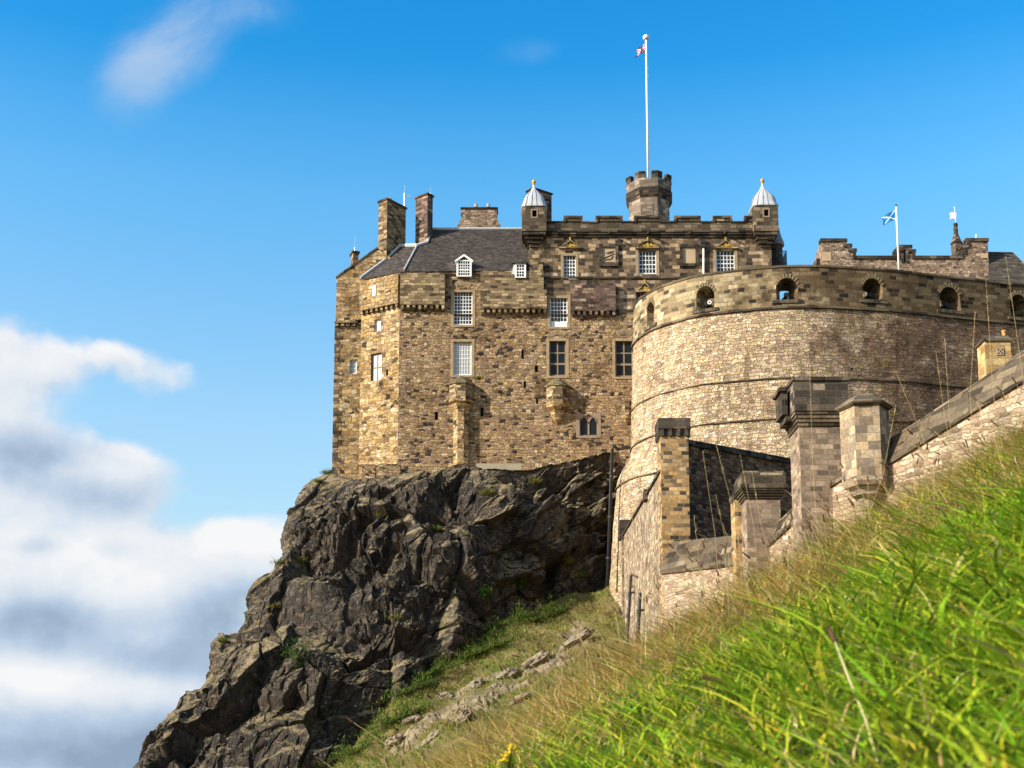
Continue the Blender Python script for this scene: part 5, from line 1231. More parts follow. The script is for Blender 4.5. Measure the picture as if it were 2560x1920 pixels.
# ------------------------------------------------------------------ lower outworks: walls and piers
def quadwall(b, lo, up, zb, thick):
    """lo, up: lists of points along the wall (weathering band between them); face below lo down to zb; back face"""
    for i in range(len(lo)-1):
        a, c, ua, uc = lo[i], lo[i+1], up[i], up[i+1]
        n = 8
        for k in range(1):
            b.face([Vector((a.x, a.y, zb)), Vector((c.x, c.y, zb)), c, a])
def wall_run(name, label, lo, up, zb, thick, m_wall, m_cop, roll=.14, cat='wall', nosing=.12):
    """lo/up: [(px,py,Y)] lower and upper edge of a sloped coping"""
    lo = [at(*q) for q in lo]; up = [at(*q) for q in up]
    t = thing(name, label, cat, (lo[0].x, lo[0].y, zb))
    d = (lo[-1]-lo[0]); d.z = 0; d.normalize(); n = Vector((d.y, -d.x, 0))      # outward (towards the viewer's side)
    if n.dot(Vector((-.8, -.6, 0))) < 0: n = -n
    b = MB(); inn = n*(-thick)
    for i in range(len(lo)-1):
        a, c = lo[i]-n*nosing, lo[i+1]-n*nosing; la = Vector((a.x, a.y, zb)); lc = Vector((c.x, c.y, zb))
        b.face([la, lc, c, a])
        ua, uc = up[i]+inn*.6, up[i+1]+inn*.6
        b.face([Vector((ua.x, ua.y, zb)), Vector((uc.x, uc.y, zb)), uc-Vector((0, 0, .1)), ua-Vector((0, 0, .1))])
        if i == 0: b.face([la, a, up[i], ua, Vector((ua.x, ua.y, zb))])
        if i == len(lo)-2: b.face([lc, c, up[i+1], uc, Vector((uc.x, uc.y, zb))])
    b.build('wall_face', M[m_wall], t)
    k = MB()
    for i in range(len(lo)-1):
        a, c, ua, uc = lo[i], lo[i+1], up[i], up[i+1]; dz = Vector((0, 0, .14))
        k.face([a, c, uc, ua]); k.face([a-dz, c-dz, c, a]); k.face([a-dz-n*nosing, c-dz-n*nosing, c-dz, a-dz]); 
        k.face([ua, uc, uc+inn*.62, ua+inn*.62]); k.face([ua+inn*.62, uc+inn*.62, uc+inn*.62-dz*2, ua+inn*.62-dz*2])
        if i == 0: k.face([a, ua, ua+inn*.62, a-dz-n*nosing])
        if i == len(lo)-2: k.face([c, uc, uc+inn*.62, c-dz-n*nosing])
    k.build('coping', M[m_cop], t)
    if roll:
        r = MB()
        for i in range(len(up)-1): r.tube([up[i]+inn*.15+Vector((0, 0, .05)), up[i+1]+inn*.15+Vector((0, 0, .05))], roll, 8)
        r.build('coping_roll', M['weather'], t)
    return t
# retaining wall up the slope on the right
RW = wall_run('retaining_wall', 'long pinkish retaining wall climbing to the right edge, with sloping coping', [(2183, 1176, 52.8), (2300, 1103, 50.6), (2420, 1029, 48.4), (2620, 906, 44.8)], [(2183, 1128, 53.6), (2300, 1055, 51.4), (2420, 976, 49.2), (2620, 842, 45.6)], 3., 1.0, 'outwork', 'weather')
wall_run('linking_wall', 'short pinkish wall with steep coping between the tallest pier and the hexagonal turret', [(2072, 1211, 55.4), (2190, 1136, 53.2)], [(2085, 1166, 56.2), (2190, 1100, 54.0)], 3., .9, 'outwork', 'weather')
wall_run('stair_wall', 'small pink wall with stepped sloping coping between the low pier and the tallest pier', [(1909, 1368, 61.6), (2012, 1272, 57.0)], [(1926, 1330, 62.2), (2012, 1245, 57.8)], 3., .8, 'outwork', 'weather')
wall_run('breast_wall', 'pink rubble wall with broad grey weathered top between the two left piers', [(1650, 1429, 70.0), (1872, 1402, 62.2)], [(1650, 1357, 71.2), (1872, 1335, 63.4)], 2., 1.4, 'outwork', 'weather', 0)
# grey side wall running back from the tall left pier
def sidewall():
    # outer face x ~ const
    A = at(1652, 1181, 70.2); B = at(1583, 1299, 86.5); C = at(1556, 1345, 94); zb = 2.
    t = thing('side_wall', 'streaky tan side wall with sloping coping running back from the tall left pier', 'wall', (A.x, A.y, zb))
    b = MB(); A0 = at(1652, 1250, 70.2); xs = [(A0.x, A0.y), (B.x, B.y), (C.x, C.y)]
    pts = [Vector((A.x, A.y, A.z)), B, C]
    for p, q in zip(pts, pts[1:]):
        b.face([Vector((q.x, q.y, zb)), Vector((p.x, p.y, zb)), p, q]); e = Vector((.9, .0, 0)); b.face([q, p, p+e, q+e]); b.face([q+e, p+e, Vector((p.x+.9, p.y, zb)), Vector((q.x+.9, q.y, zb))])
    b.face([Vector((C.x, C.y, zb)), C, C+Vector((.9, 0, 0)), Vector((C.x+.9, C.y, zb))])
    b.build('wall_face', M['sidewall'], t)
    c = MB()
    for p, q in zip(pts, pts[1:]):
        o = Vector((-.12, 0, 0)); e = Vector((1.0, 0, 0)); u = Vector((0, 0, .16)); z = Vector((0, 0, .002))
        c.face([q+o+z, p+o+z, p+o+u, q+o+u]); c.face([q+o+u, p+o+u, p+e+u, q+e+u]); c.face([p+o+z, p+e+z, p+e+u, p+o+u]); c.face([q+o+z, p+o+z, p+z, q+z])
    # kneeler step in the coping
    m = A.lerp(B, .45); c.box(m.x-.2, m.x+.9, m.y-.5, m.y+.5, m.z-.3, m.z+.32)
    c.build('coping', M['ashlar_soot'], t)
sidewall()
def shadowwall():
    p0, p1 = at(1715, 1112, 72.4), at(2010, 1165, 80.5); p1.z = p0.z+(p1.z-p0.z)
    t = thing('inner_wall', 'dark shaded rubble wall behind the piers with black sloping coping', 'wall', (p0.x, p0.y, 8)); b = MB(); k = Vector((-.5, .8, 0))
    zb = 6.; b.face([Vector((p0.x, p0.y, zb)), Vector((p1.x, p1.y, zb)), p1, p0]); b.face([Vector((p0.x, p0.y, zb))+k, Vector((p1.x, p1.y, zb))+k, p1+k, p0+k]); b.build('wall_face', M['darkwall'], t)
    c = MB(); f = Vector((.08, -.14, 0)); u = Vector((0, 0, .30)); lo = Vector((0, 0, -.02))
    c.face([p0+f+lo, p1+f+lo, p1+f+u, p0+f+u]); c.face([p0+f+u, p1+f+u, p1+k+u, p0+k+u]); c.face([p0+f+lo, p1+f+lo, p1+k+lo, p0+k+lo]); c.build('coping', M['ashlar_soot'], t)
shadowwall()
def pier(label, sx0, sx1, cx0, cx1, ytop, ycap, ymould, yb, Y, mat, capmat, style, depth=None, extra=None):
    t = thing('stone_pier', label, 'pier', tuple(at((sx0+sx1)/2, yb, Y)), 'stone piers of the outwork')
    X0, X1 = at(sx0, (ymould+yb)/2, Y).x, at(sx1, (ymould+yb)/2, Y).x; w = X1-X0; d = depth or w
    zt, zc, zm = at((sx0+sx1)/2, ytop, Y).z, at((sx0+sx1)/2, ycap, Y).z, at((sx0+sx1)/2, ymould, Y).z
    b = MB(); n = 1
    b.box(X0, X1, Y, Y+d, 2, zm); b.build('shaft', M[mat], t)
    ov = (at(cx1, ycap, Y).x-at(cx0, ycap, Y).x-w)/2; c = MB()
    if style == 'machicolated':
        for s in range(4):
            x = X0+(w-.18)*s/3; c.box(x, x+.18, Y-ov*.8, Y+.0-.002, zm+.0, zc-.02)
            y = Y+(d-.18)*s/3; c.box(X0-ov*.8, X0-.002, y, y+.18, zm, zc-.02); c.box(X1+.002, X1+ov*.8, y, y+.18, zm, zc-.02)
        c.box(X0-.01, X1+.01, Y-.01, Y+d, zm+.001, zc-.018)
    else:
        k = 4
        for i in range(k):
            f = (i+1)/k; h = (zc-zm)/k; c.box(X0-ov*f*.85, X1+ov*f*.85, Y-ov*f*.85, Y+d+ov*f*.85, zm+h*i+.02, zm+h*(i+1)-.03); c.box(X0-ov*(f-.2)*.8, X1+ov*(f-.2)*.8, Y-ov*(f-.2)*.8, Y+d+.1, zm+h*i-.03, zm+h*i+.02)
    cb = c.build('moulding', M['weather' if style != 'machicolated' else capmat], t)
    k = MB(); hh = (zt-zc)
    k.box(X0-ov, X1+ov, Y-ov, Y+d+ov, zc-.02, zc+hh*.18); 
    if style == 'domed': k.box(X0-ov*.75, X1+ov*.75, Y-ov*.75, Y+d+ov*.75, zc+hh*.182, zc+hh*.72); k.box(X0-ov*.78, X1+ov*.78, Y-ov*.78, Y+d+ov*.78, zc+hh*.722, zt, taper=(.90, .90))
    elif style == 'flat': k.box(X0-ov*.9, X1+ov*.9, Y-ov*.9, Y+d+ov*.9, zc+hh*.182, zt-.16); k.box(X0-ov*1.15, X1+ov*1.15, Y-ov*1.15, Y+d+ov*1.15, zt-.158, zt)
    else: k.box(X0-ov*.85, X1+ov*.85, Y-ov*.85, Y+d+ov*.85, zc+hh*.182, zt)
    k.build('cap', M[capmat], t)
    if extra: extra(t, X0, X1, Y, d, zt, zc, zm)
    return t
pier('tall golden and black pier with corbelled dark cap, left one of the front piers', 1654, 1724, 1647, 1729, 1046, 1072, 1091, 1440, 70, 'pier_gold', 'ashlar_soot', 'machicolated')
def lowbit(t, X0, X1, Y, d, zt, zc, zm):
    b = MB(); z = at(1850, 1247, Y+1.4).z; b.box(at(1838, 1300, Y+1.4).x, X0+.2, Y+1.4, Y+2.6, 4, z); b.build('buttress', M['pier_gold'], t)
    k = MB(); k.box(at(1836, 1300, Y+1.3).x, X0+.2, Y+1.3, Y+2.7, z+.002, z+.28); k.build('buttress_cap', M['ashlar_soot'], t)
pier('low pinkish pier with heavy domed grey cap, middle of the front piers', 1868, 1953, 1850, 1969, 1179, 1222, 1247, 1425, 61.2, 'pier', 'weather', 'domed', extra=lowbit)
def sidecap(t, X0, X1, Y, d, zt, zc, zm):
    k = MB(); k.box(X0-.62, X0-.36, Y+.55, Y+d, zc+.05, zt-.42); k.box(X0-.75, X0-.36, Y+.45, Y+d, zt-.418, zt-.24); k.box(X0-.45, X0-.1, Y+.6, Y+d, zc-.25, zc+.048); k.build('side_cap', M['ashlar_soot'], t)
pier('tallest brown pier with broad moulded black cap in front of the bastion', 2002, 2112, 1992, 2130, 947, 1030, 1066, 1330, 55.4, 'pier', 'ashlar_soot_lt', 'flat', 1.9, sidecap)
pier('small far pier low against the bastion foot, half hidden by the side wall', 1555, 1584, 1547, 1587, 1300, 1331, 1347, 1500, 93.0, 'pier', 'ashlar_soot', 'machicolated')
def gate():
    Y = 63.2; t = thing('timber_gate', 'weathered grey timber boards between the low pier and the stair wall', 'gate', tuple(at(1936, 1330, Y)))
    for i in range(4):
        b = MB(); x = 1923+i*7.5; b.pxbox(x, x+6.8, 1274+(i*5), 1345, Y+.01*i, .05); b.build('board', M['timber'], t)
    r = MB(); r.pxbox(1922, 1953, 1300, 1304, Y-.05, .04); r.build('rail', M['timber'], t)
gate()
# hexagonal turret
def hexturret():
    Y = 52.5; c = at(2166, 1100, Y); R = (at(2224, 1100, Y).x-at(2108, 1100, Y).x)/2/math.cos(math.pi/12); g = lambda y: at(2166, y, Y-.9).z; rot = math.radians(-8)
    t = thing('hexagonal_turret', 'golden brown six sided stone turret with pointed grey cap on the retaining wall', 'turret', (c.x, c.y, g(1250))); O = (c.x, c.y+.2, 0)
    b = MB(); b.lathe(O, [(R, g(1190)), (R, g(1010))], 6, rot); b.build('body', M['turretstone'], t)
    k = MB(); k.lathe(O, [(R*1.02, g(1010)+.002), (R*1.18, g(1004)), (R*1.2, g(1000)), (R*.62, g(977)), (R*.30, g(967)), (R*.02, g(960))], 6, rot); k.build('turret_cap', M['weather'], t)
    m = MB(); m.lathe(O, [(R*.30, g(1262)), (R*.34, g(1232)), (R*.62, g(1226)), (R*.66, g(1214)), (R*.72, g(1212)), (R*.92, g(1206)), (R*1.05, g(1196)), (R*1.03, g(1190)-.002)], 6, rot); m.build('corbelling', M['turretstone'], t)
M['turretstone'] = stone('tan_turret_ashlar', 'brick', (.55, .36), [(0, (.19, .155, .12)), (.25, (.28, .22, .16)), (.5, (.35, .265, .18)), (.75, (.42, .31, .185)), (1, (.46, .37, .25))], (.24, .19, .14), stain=.6, shift=.2, mort=.10, distort=.05)
hexturret()
# vent chimney box far right
def vent():
    Y = 60.; t = thing('vent_house', 'small golden stone box with a grated square vent and one clay pot, at right edge', 'vent', tuple(at(2496, 930, Y))); b = MB(); X0, X1, Z0, Z1 = rectXZ(2464, 2529, 853, 960, Y)
    b.box(X0, X1, Y, Y+1.0, Z0-1, Z1); b.build('body', M['ventstone'], t)
    k = MB(); k.box(X0-.07, X1+.07, Y-.08, Y+1.1, Z1+.002, Z1+.12); k.box(X0-.02, X1+.02, Y-.04, Y+1.05, Z1+.122, Z1+.36, taper=(.9, .6)); k.build('cap', M['weather'], t)
    g = MB(); x0, x1, z0, z1 = rectXZ(2491, 2509, 871, 888, Y); g.box(x0, x1, Y-.04, Y-.002, z0, z1); go = g.build('vent_grate', M['turretstone'], t); h = MB()
    for i in range(3):
        for j in range(3):
            if (i+j) % 2 == 0: cx, cz = x0+(x1-x0)*(.25+.25*i), z0+(z1-z0)*(.25+.25*j); h.box(cx-.035, cx+.035, Y-.045, Y-.038, cz-.035, cz+.035)
    h.build('vent_hole', M['dark'], go)
    p = MB(); p.lathe((at(2510, 835, Y+.5).x, Y+.5, Z1+.3), [(.10, 0), (.09, .30), (.12, .34), (.12, .42)], 10); p.build('chimney_pot', M['pot_o'], t)
M['ventstone'] = stone('golden_vent_ashlar', 'brick', (.6, .34), [(0, (.40, .24, .11)), (.5, (.50, .34, .15)), (1, (.54, .40, .20))], (.32, .22, .11), stain=.3, shift=.1, mort=.12, distort=.02)
M['pot_o'] = plain('ochre_pot', (.50, .28, .10), .85)
vent()
# drain pipe by the bastion and the two pipe posts
dp = thing('drain_pipe', 'long black drain pipe down the left foot of the bastion', 'drain pipe', tuple(at(1524, 1460, 97)))
p = MB(); p.tube([at(1568, 1117, 101.5), at(1545, 1124, 99.6), at(1534, 1113, 99.0), at(1531, 1125, 98.6), at(1518, 1465, 97.2)], .13, 8); p.build('pipe', M['iron'], dp, smooth=True)
p = MB()
for f in (.2, .5, .8): q = at(1531, 1125, 98.6).lerp(at(1518, 1465, 97.2), f); p.lathe((q.x, q.y, q.z), [(.19, -.08), (.19, .08)], 8)
p.build('pipe_collar', M['iron'], dp)
def post(label, a, b, r):
    a, b = at(*a), at(*b); t = thing('pipe_post', label, 'post', tuple(b), 'posts before the side wall'); p = MB(); p.tube([b-Vector((0, 0, .6)), a], r, 8); p.build('shaft', M['iron'], t)
    c = MB()
    for f in (.35, .7): q = b.lerp(a, f); c.tube([q-Vector((0, 0, .12)), q+Vector((0, 0, .12))], r*1.35, 8)
    q = b.lerp(a, .72); c.tube([q, q+Vector((r*3, -.05, .02))], r*.7, 6); c.build('collar', M['iron'], t)
post('black pipe post farther back beside the side wall', (1577, 1438, 86.2), (1567, 1595, 86.2), .11)
post('black pipe post nearer, in front of the grass bank', (1600, 1482, 80.), (1591, 1640, 80.), .12)

# ------------------------------------------------------------------ rocks on the slope
def rock(px, py, Y, sx, sy, sz, label, seed, rotz=0., tilt=.5):
    c = at(px, py, Y); n = 26; u = np.linspace(0, 2*np.pi, 2*n, endpoint=False); v = np.linspace(.05, np.pi-.05, n); U, V = np.meshgrid(u, v)
    D = np.stack([np.cos(U)*np.sin(V), np.sin(U)*np.sin(V), np.cos(V)], -1); Q = D.reshape(-1, 3); Q = np.sign(Q)*np.abs(Q)**.75
    d = .17*blocks(Q*1.2+seed, seed, tilt=.8, sharp=.3)+.045*blocks(Q*3.0+seed, seed+3, tilt=.8, sharp=.3)+.05*fbm(Q*5+seed, 3, seed)
    Q = Q*(1+d[:, None])*np.array([sx, sy, sz]); ct, st = math.cos(tilt), math.sin(tilt); Q = np.stack([Q[:, 0]*ct-Q[:, 2]*st, Q[:, 1], Q[:, 0]*st+Q[:, 2]*ct], 1); cz, sz_ = math.cos(rotz), math.sin(rotz)
    Q = np.stack([Q[:, 0]*cz-Q[:, 1]*sz_, Q[:, 0]*sz_+Q[:, 1]*cz, Q[:, 2]], 1)
    P = Q.reshape(n, 2*n, 3); P = np.concatenate([P, P[:, :1]], 1)
    o = grid_obj('rock_outcrop', P, M['rock'], None); o.location = c; tag(o, label, 'rock', 'pale rocks on the grass slope'); return o
def slope_hit(px, py): return float(slope_depth(np.array([[px]], float), np.array([[py]], float)).ravel()[0])
RK = [(1430, 1608, 2.3, 1.0, .62, 'long flat pale rock slab high on the slope near the side wall', .62), (1335, 1655, 1.6, .9, .60, 'pale slab just below the highest long slab', .6),
      (1265, 1690, 1.2, .8, .62, 'fractured grey rock in the middle of the rocky strip', .5), (1180, 1722, 1.2, .8, .66, 'smooth tan boulder in the middle of the slope', .7), (1112, 1742, .75, .6, .5, 'small dark sided boulder left of the tan boulder', .3),
      (1150, 1805, 1.2, .8, .62, 'upright cracked tan rock above the yellow flowers', .9), (1075, 1855, 1.2, .8, .62, 'leaning tan slab left of the yellow flowers', .9), (1030, 1800, .8, .6, .45, 'rounded grey rock at the lower left of the slope', .3),
      (1165, 1850, .9, .6, .36, 'thin pale slab just above the yellow flowers', .6), (1300, 1745, 1.0, .6, .32, 'half buried grey slab beside dry grass', .5), (1230, 1725, .8, .6, .45, 'jagged pale rock between the tan boulder and the fractured rock', .7), (985, 1850, .8, .5, .4, 'low brown rock nearest the crag foot', .4)]
for k, (px, py, sx, sy, sz, lab, tl) in enumerate(RK): rock(px, py, slope_hit(px, py)+.05, sx*.72, sy*.8, sz*.6, lab, 100+k*7, 0, tl)

# ------------------------------------------------------------------ grass
def blades(base, h, w, lean, bend, col, segs=3, flat=None):
    """base Nx3, h N, w N, lean Nx3 (unit-ish direction of growth), bend Nx3 added with s^2; returns verts, quads, colours"""
    N = len(base); ang = np.random.rand(N)*2*np.pi if flat is None else flat; side = np.stack([np.cos(ang), np.sin(ang), np.zeros(N)], 1)
    s = np.linspace(0, 1, segs+1); V = np.zeros((N, segs+1, 2, 3)); C = np.ones((N, segs+1, 2, 4))
    for i, q in enumerate(s):
        c = base+lean*h[:, None]*q+bend*h[:, None]*q*q; ww = (w*(1-q**2.2)*(.55+.45*min(1, q*4))+w*.04)[:, None]
        V[:, i, 0] = c-side*ww*.5; V[:, i, 1] = c+side*ww*.5; C[:, i, :, :3] = col[:, None, :]
    idx = np.arange(N*(segs+1)*2).reshape(N, segs+1, 2)
    Q = np.stack([idx[:, :-1, 0], idx[:, :-1, 1], idx[:, 1:, 1], idx[:, 1:, 0]], -1).reshape(-1, 4)
    return V.reshape(-1, 3), Q, C.reshape(-1, 4)
def palette(N, cols, p):
    i = np.random.choice(len(cols), N, p=p); c = np.array(cols)[i]; return c*(0.75+.5*np.random.rand(N, 1))*(1+.12*np.random.randn(N, 3)).clip(.7, 1.3)
GREEN = [(.15, .28, .014), (.23, .37, .02), (.33, .44, .025), (.47, .50, .04), (.60, .52, .06), (.56, .47, .20), (.07, .14, .012)]
DRY = [(.46, .30, .08), (.58, .41, .13), (.32, .20, .055), (.62, .50, .23), (.26, .28, .045), (.15, .09, .03)]
def near_grass():
    N = 170000; y = .95+np.random.rand(N)**.62*6.0; u = -.42+np.random.rand(N)*1.05; x = u*y; z = bank_z(x, y); base = np.stack([x, y, z-.01], 1)
    P3 = base*np.array([1, 1, 0]); n1 = fbm(P3*1.4, 4, 21); n2 = fbm(P3*5., 3, 22)
    dry = sstep(y+.6*n1-.3*n2-.2*sstep(x, .3, 1.6)+.55*sstep(-x, -.25, .3), 2.75, 3.75)
    isd = np.random.rand(N) < dry*.9+.04
    col = np.where(isd[:, None], palette(N, DRY, [.24, .24, .2, .12, .14, .06]), palette(N, GREEN, [.19, .22, .19, .14, .08, .04, .14]))
    h = np.where(isd, .04+.11*np.random.rand(N), .045+.085*np.random.rand(N)**1.3)*(1+.3*n2)*(1-.25*sstep(y, 1.8, 2.6)+.35*sstep(y, 3.6, 4.6)); w = np.where(isd, .0022+.0025*np.random.rand(N), .003+.0050*np.random.rand(N))
    clump = np.stack([fbm(P3*6+40, 3, 23), fbm(P3*6+80, 3, 24)], 1)
    lean = np.stack([.50*np.random.randn(N)-.05+.45*clump[:, 0], .5*np.random.randn(N)+.5*clump[:, 1], .6+.5*np.random.rand(N)], 1)
    bend = np.stack([.95*np.random.randn(N)+.10, .6*np.random.randn(N), -.45*np.random.rand(N)-.05], 1)
    V, Q, C = blades(base, h, w, lean, bend, col, 3)
    o = raw_mesh('grass', V, Q, M['blade'], None, True, None, {'tint': C}); tag(o, 'lush green grass turning dry and golden towards the crest of the bank', 'grass', None, 'stuff')
    N = 4200; y = 1.05+np.random.rand(N)*1.7; u = -.05+np.random.rand(N)*.62; x = u*y; z = bank_z(x, y); base = np.stack([x, y, z], 1)
    keep = fbm(base*np.array([1.1, 1.1, 0]), 3, 31)+.3*(u-.2) > -.1; base = base[keep]; N = len(base)
    col = palette(N, GREEN, [.24, .28, .2, .12, .04, .03, .09]); h = .08+.10*np.random.rand(N); w = .005+.005*np.random.rand(N)
    lean = np.stack([.5*np.random.randn(N)-.05, .45*np.random.randn(N), .6+.5*np.random.rand(N)], 1); bend = np.stack([.9*np.random.randn(N)+.1, .6*np.random.randn(N), -.45*np.random.rand(N)-.15], 1)
    V, Q, C = blades(base, h, w, lean, bend, col, 6)
    o = raw_mesh('long_grass', V, Q, M['blade'], None, True, None, {'tint': C}); tag(o, 'long arching green blades on the near right bank', 'grass', None, 'stuff')
near_grass()
def seed_stems():
    random.seed(5); b = MB(); hcol = []; N = 0
    V, Q, C = [], [], []; off = 0
    st = MB(); hd = MB()
    for i in range(190):
        y = random.uniform(3.7, 6.4); u = random.uniform(-.10, .46); x = u*y; z = float(bank_z(np.array(x), np.array(y))); L = random.uniform(.12, .27); a = random.gauss(-.30, .30); c = random.gauss(0, .2)
        p = [Vector((x, y, z)), Vector((x+a*L*.4, y+c*L*.4, z+L*.6)), Vector((x+a*L, y+c*L, z+L))]; st.tube(p, .0009, 4)
        d = (p[2]-p[1]).normalized()+Vector((random.gauss(-.1, .3), 0, random.gauss(-.1, .3))); d.normalize(); l = random.uniform(.018, .036)
        hd.tube([p[2], p[2]+d*l*.25, p[2]+d*l*.75, p[2]+d*l], .0036, 6, .0018)
    o = st.build('seed_stem', M['straw']); tag(o, 'thin straw coloured stems along the crest of the bank', 'grass stems', None, 'stuff')
    o = hd.build('seed_head', M['seedhead']); tag(o, 'dark brown seed heads along the crest of the bank', 'seed heads', None, 'stuff')
    # tall feathery stems rising before the walls
    b = MB(); tall = [((1800, 1500), (1757, 1130)), ((1860, 1500), (1790, 1110)), ((1900, 1480), (1850, 1135)), ((1770, 1480), (1735, 1290)), ((1830, 1450), (1790, 1240)), ((2050, 1420), (2025, 930)), ((2390, 1200), (2362, 850)), ((2400, 1180), (2340, 880)),
        ((2440, 1150), (2438, 780)), ((2500, 1140), (2465, 700)), ((2580, 1100), (2514, 640)), ((2150, 1340), (2240, 1010)), ((1640, 1600), (1575, 1260)), ((2340, 1220), (2240, 930)), ((1960, 1430), (1880, 1180))]
    for i, (p0, p1) in enumerate(tall):
        Yt = 4.4+.5*random.random(); a, c = at(*p0, Yt), at(*p1, Yt-.1); a.z = min(a.z, float(bank_z(np.array(a.x), np.array(Yt)))); m = a.lerp(c, .5)+Vector((random.gauss(0, .012), 0, 0)); b.tube([a, m, c], .0009, 5, .0004)
        for k in range(16):
            f = 1-.24*random.random()**1.2; q = a.lerp(m, f*2) if f < .5 else m.lerp(c, (f-.5)*2); d = (c-a).normalized()+Vector((random.gauss(0, .22), random.gauss(0, .2), random.gauss(0, .1))); b.tube([q, q+d*.024*(1.3-f)], .0008, 4, .0003)
    o = b.build('tall_grass_stem', M['straw']); tag(o, 'tall thin golden grass stems rising in front of the walls', 'grass stems', None, 'stuff')
    # single nearer seed stalk and a dark blurred head
    t = thing('seed_stalk', 'pale bending seed stalk with a brown head, largest one in the foreground grass', 'plant', (at(2190, 1900, 1.75)))
    b = MB(); pts = [at(2210, 1960, 1.62), at(2165, 1800, 1.66), at(2120, 1690, 1.7), at(2088, 1605, 1.75)]; b.tube(pts, .0021, 6, .0015); b.build('stem', M['straw_pale'], t, smooth=True)
    h = MB(); d = (pts[3]-pts[2]).normalized(); h.tube([pts[3], pts[3]+d*.008, pts[3]+d*.028, at(2068, 1565, 1.77)], .0042, 8, .0022); h.build('seed_head', M['seedhead'], t)
    t = thing('seed_stalk', 'dark brown seed head lying level in the near left grass', 'plant', at(1770, 1705, 2.2)); h = MB(); h.tube([at(1755, 1692, 2.2), at(1765, 1694, 2.2), at(1790, 1700, 2.2), at(1806, 1706, 2.2)], .0042, 8, .003); h.build('seed_head', M['seedhead'], t); b = MB(); b.tube([at(1806, 1706, 2.2), at(1850, 1760, 2.25), at(1860, 1840, 2.3)], .0012, 5); b.build('stem', M['straw'], t)
M['straw'] = plain('straw', (.44, .34, .16), .7, 0, .2); M['straw_pale'] = plain('pale_straw', (.46, .42, .18), .7, 0, .1); M['seedhead'] = plain('seed_head_brown', (.085, .040, .018), .8, 0, .3, 60.)
seed_stems()
def slope_grass():
    ny, nx = SLOPE.shape[:2]; N = 70000
    i = np.random.rand(N)*(ny-50); j = np.random.rand(N)*(nx-1.01); i0, j0 = i.astype(int), j.astype(int); base = SLOPE[i0, j0]*(1-(j-j0))[:, None]+SLOPE[i0, j0+1]*(j-j0)[:, None]
    base = base+(SLOPE[np.minimum(i0+1, ny-1), j0]-SLOPE[i0, j0])*(i-i0)[:, None]
    n1 = fbm(base*.25, 4, 41); n2 = fbm(base*.9, 3, 42)
    keep = (n2+.4*n1 > -.45) & (SLOPE_ROCK[i0, j0] < .35+.9*np.random.rand(N)); base, n1, n2 = base[keep], n1[keep], n2[keep]; N = len(base)
    green = np.random.rand(N) < (.52+1.1*n1).clip(.08, .95)
    col = np.where(green[:, None], palette(N, [(.11, .22, .02), (.19, .29, .028), (.29, .33, .045), (.06, .12, .016)], [.3, .3, .2, .2]), palette(N, [(.38, .30, .08), (.48, .38, .14), (.28, .22, .06), (.22, .26, .045)], [.3, .25, .25, .2]))
    h = .18+.28*np.random.rand(N); w = .03+.04*np.random.rand(N); lean = np.stack([.35*np.random.randn(N)-.2, .3*np.random.randn(N)-.1, np.ones(N)*.8], 1); bend = np.stack([.4*np.random.randn(N)-.2, .3*np.random.randn(N), -.3*np.random.rand(N)], 1)
    V, Q, C = blades(base, h, w, lean, bend, col, 2); o = raw_mesh('slope_grass', V, Q, M['blade'], None, True, None, {'tint': C}); tag(o, 'patchy green and straw coloured grass on the steep slope below the crag', 'grass', None, 'stuff')
    # green scrub along the crag foot
    cs = []
    for px, py, r, k in [(1320, 1555, 1.2, 1), (1270, 1565, 1.4, 1), (1200, 1600, 1.4, 1), (1150, 1640, 1.5, 1), (1100, 1690, 1.5, 1), (1240, 1620, 1.2, 1), (1040, 1740, 1.3, 1), (1180, 1640, 1.0, 1), (960, 1820, 1.2, 1), (880, 1890, 1.2, 1), (1370, 1530, 1.0, 1), (1010, 1790, 1.1, 1)]: cs.append((px, py, r))
    B, Cc, H, Wd = [], [], [], []
    for px, py, r in cs:
        n = 1700; c = np.array(at(px+random.gauss(0, 14), py+random.gauss(0, 10), slope_hit(px, py)-.2)); q = np.random.randn(n, 3)*np.array([r*.8, r*.5, r*.22]); q[:, 2] = np.abs(q[:, 2])*(1+.8*np.sin(q[:, 0]*3.1+r*9))+.38*q[:, 0]; B.append(c+q); Cc.append(palette(n, [(.03, .065, .012), (.065, .12, .018), (.12, .17, .025), (.20, .18, .06)], [.25, .3, .27, .18]))
    B = np.concatenate(B); Cc = np.concatenate(Cc); N = len(B); V, Q, C = blades(B, .10+.16*np.random.rand(N), .04+.05*np.random.rand(N), np.random.randn(N, 3)*.5+np.array([0, 0, .5]), np.random.randn(N, 3)*.2, Cc, 2)
    o = raw_mesh('scrub', V, Q, M['leaf'], None, False, None, {'tint': C}); tag(o, 'low dark green scrub along the foot of the crag', 'scrub', None, 'stuff')
slope_grass()
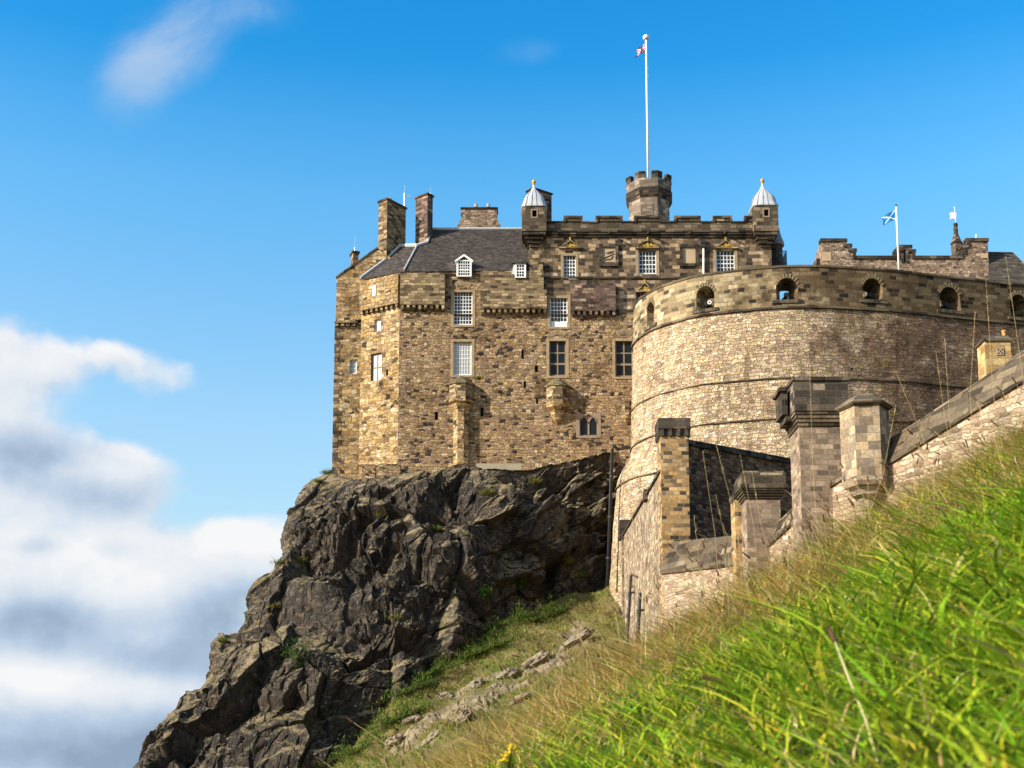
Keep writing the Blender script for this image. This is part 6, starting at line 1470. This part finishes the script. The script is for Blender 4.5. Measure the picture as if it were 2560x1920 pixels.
def crag_plants():
    ny, nx = CRAG.shape[:2]; pts = CRAG.reshape(-1, 3); px = pts[:, 0]/pts[:, 1]; pz = pts[:, 2]/pts[:, 1]
    def near(x, y):
        u, v = uv_of(x, y); d = (px-u)**2+(pz-v)**2; c = np.where(d < (6/FP)**2)[0]
        if len(c) == 0: c = np.array([np.argmin(d)])
        return pts[c[np.argmin(pts[c, 1])]]
    TF = [(815, 1180, .7, 0, 'green tuft at the left foot of the castle wall'), (795, 1200, .5, 0, 'darker tuft on the crag lip below the wall corner'), (700, 1408, .9, 0, 'yellow green grass tuft on the crag edge against the cloud'), (748, 1400, .8, 0, 'bright tuft on a ledge beside the crag edge'), (735, 1640, 1.5, 1, 'rounded green bush in the lower left rocks'),
          (985, 1545, .6, 0, 'small tuft below the pale hanging slab'), (1215, 1230, .7, 0, 'mossy tuft high in the dark cleft'), (1340, 1205, .8, 0, 'grass tuft under the slanting rock blade'), (1300, 1460, .7, 1, 'dark little bush at the foot of the shaded crag'), (1220, 1485, .5, 1, 'tiny bright green bush on a dark ledge'),
          (1190, 1010-60, .5, 0, 'weeds growing on the shafted turret cap'), (1090, 1320, .6, 0, 'dry grass on the ledge above the hanging slab'), (690, 1520, .6, 0, 'olive tuft in a gully at left'), (560, 1600, .5, 0, 'dry tuft on the left rock shelf'), (1460, 1440, .9, 0, 'straw tuft near the drain pipe foot'), (960, 1290, .6, 0, 'straw tuft on the upper crag face'), (1420, 1410, .8, 0, 'straw tuft on the shaded slope edge')]
    for x, y, r, bush, lab in TF:
        c = near(x, y) if y > 1100 else np.array(at(x+8, 948, YF-.8)); n = 420 if bush else 200
        if bush: q = np.random.randn(n, 3)*r*.33; base = c+q+np.array([0, -.2, r*.2]); V, Q, C = blades(base, .12+.14*np.random.rand(n), .07+.06*np.random.rand(n), np.random.randn(n, 3)*.6+np.array([0, 0, .3]), np.random.randn(n, 3)*.2, palette(n, [(.04, .10, .015), (.08, .15, .02), (.03, .06, .012)], [.4, .3, .3]), 2)
        else: base = c+np.random.randn(n, 3)*np.array([.35, .15, .1])*r; V, Q, C = blades(base, (.35+.4*np.random.rand(n))*r, .03+.03*np.random.rand(n), np.stack([.5*np.random.randn(n), .3*np.random.randn(n)-.2, np.ones(n)*.8], 1), np.random.randn(n, 3)*.25-np.array([0, 0, .2]), palette(n, [(.09, .13, .02), (.22, .22, .04), (.32, .25, .08), (.05, .09, .015)], [.3, .25, .25, .2]), 2)
        o = raw_mesh('bush' if bush else 'grass_tuft', V-c, Q, M['leaf'], None, False, None, {'tint': C}); o.location = c; tag(o, lab, 'bush' if bush else 'grass tuft', 'plants rooted in the crag')
crag_plants()
def flowers():
    t = thing('yellow_flower', 'bright yellow ragwort flower cluster low in the slope grass', 'flower', at(1268, 1900, 2.6)); b = MB(); s = MB(); random.seed(3)
    for (x, y) in [(1287, 1868), (1278, 1872), (1290, 1876), (1272, 1884), (1266, 1891), (1261, 1899), (1255, 1903), (1268, 1902), (1281, 1864), (1276, 1879)]:
        for k in range(5): p = at(x+random.gauss(0, 3), y+random.gauss(0, 3), 2.6+random.gauss(0, .012)); b.sphere(p, .0034, 6, (1, 1, .5))
        s.tube([at(x, y+3, 2.6), at(1268, 1990, 2.62)], .0012, 4)
    b.build('petal_cluster', M['petal'], t); s.build('stem', M['stemgreen'], t)
M['petal'] = plain('yellow_petal', (.75, .50, .01), .7); M['stemgreen'] = plain('flower_stem', (.10, .14, .02), .7)
flowers()
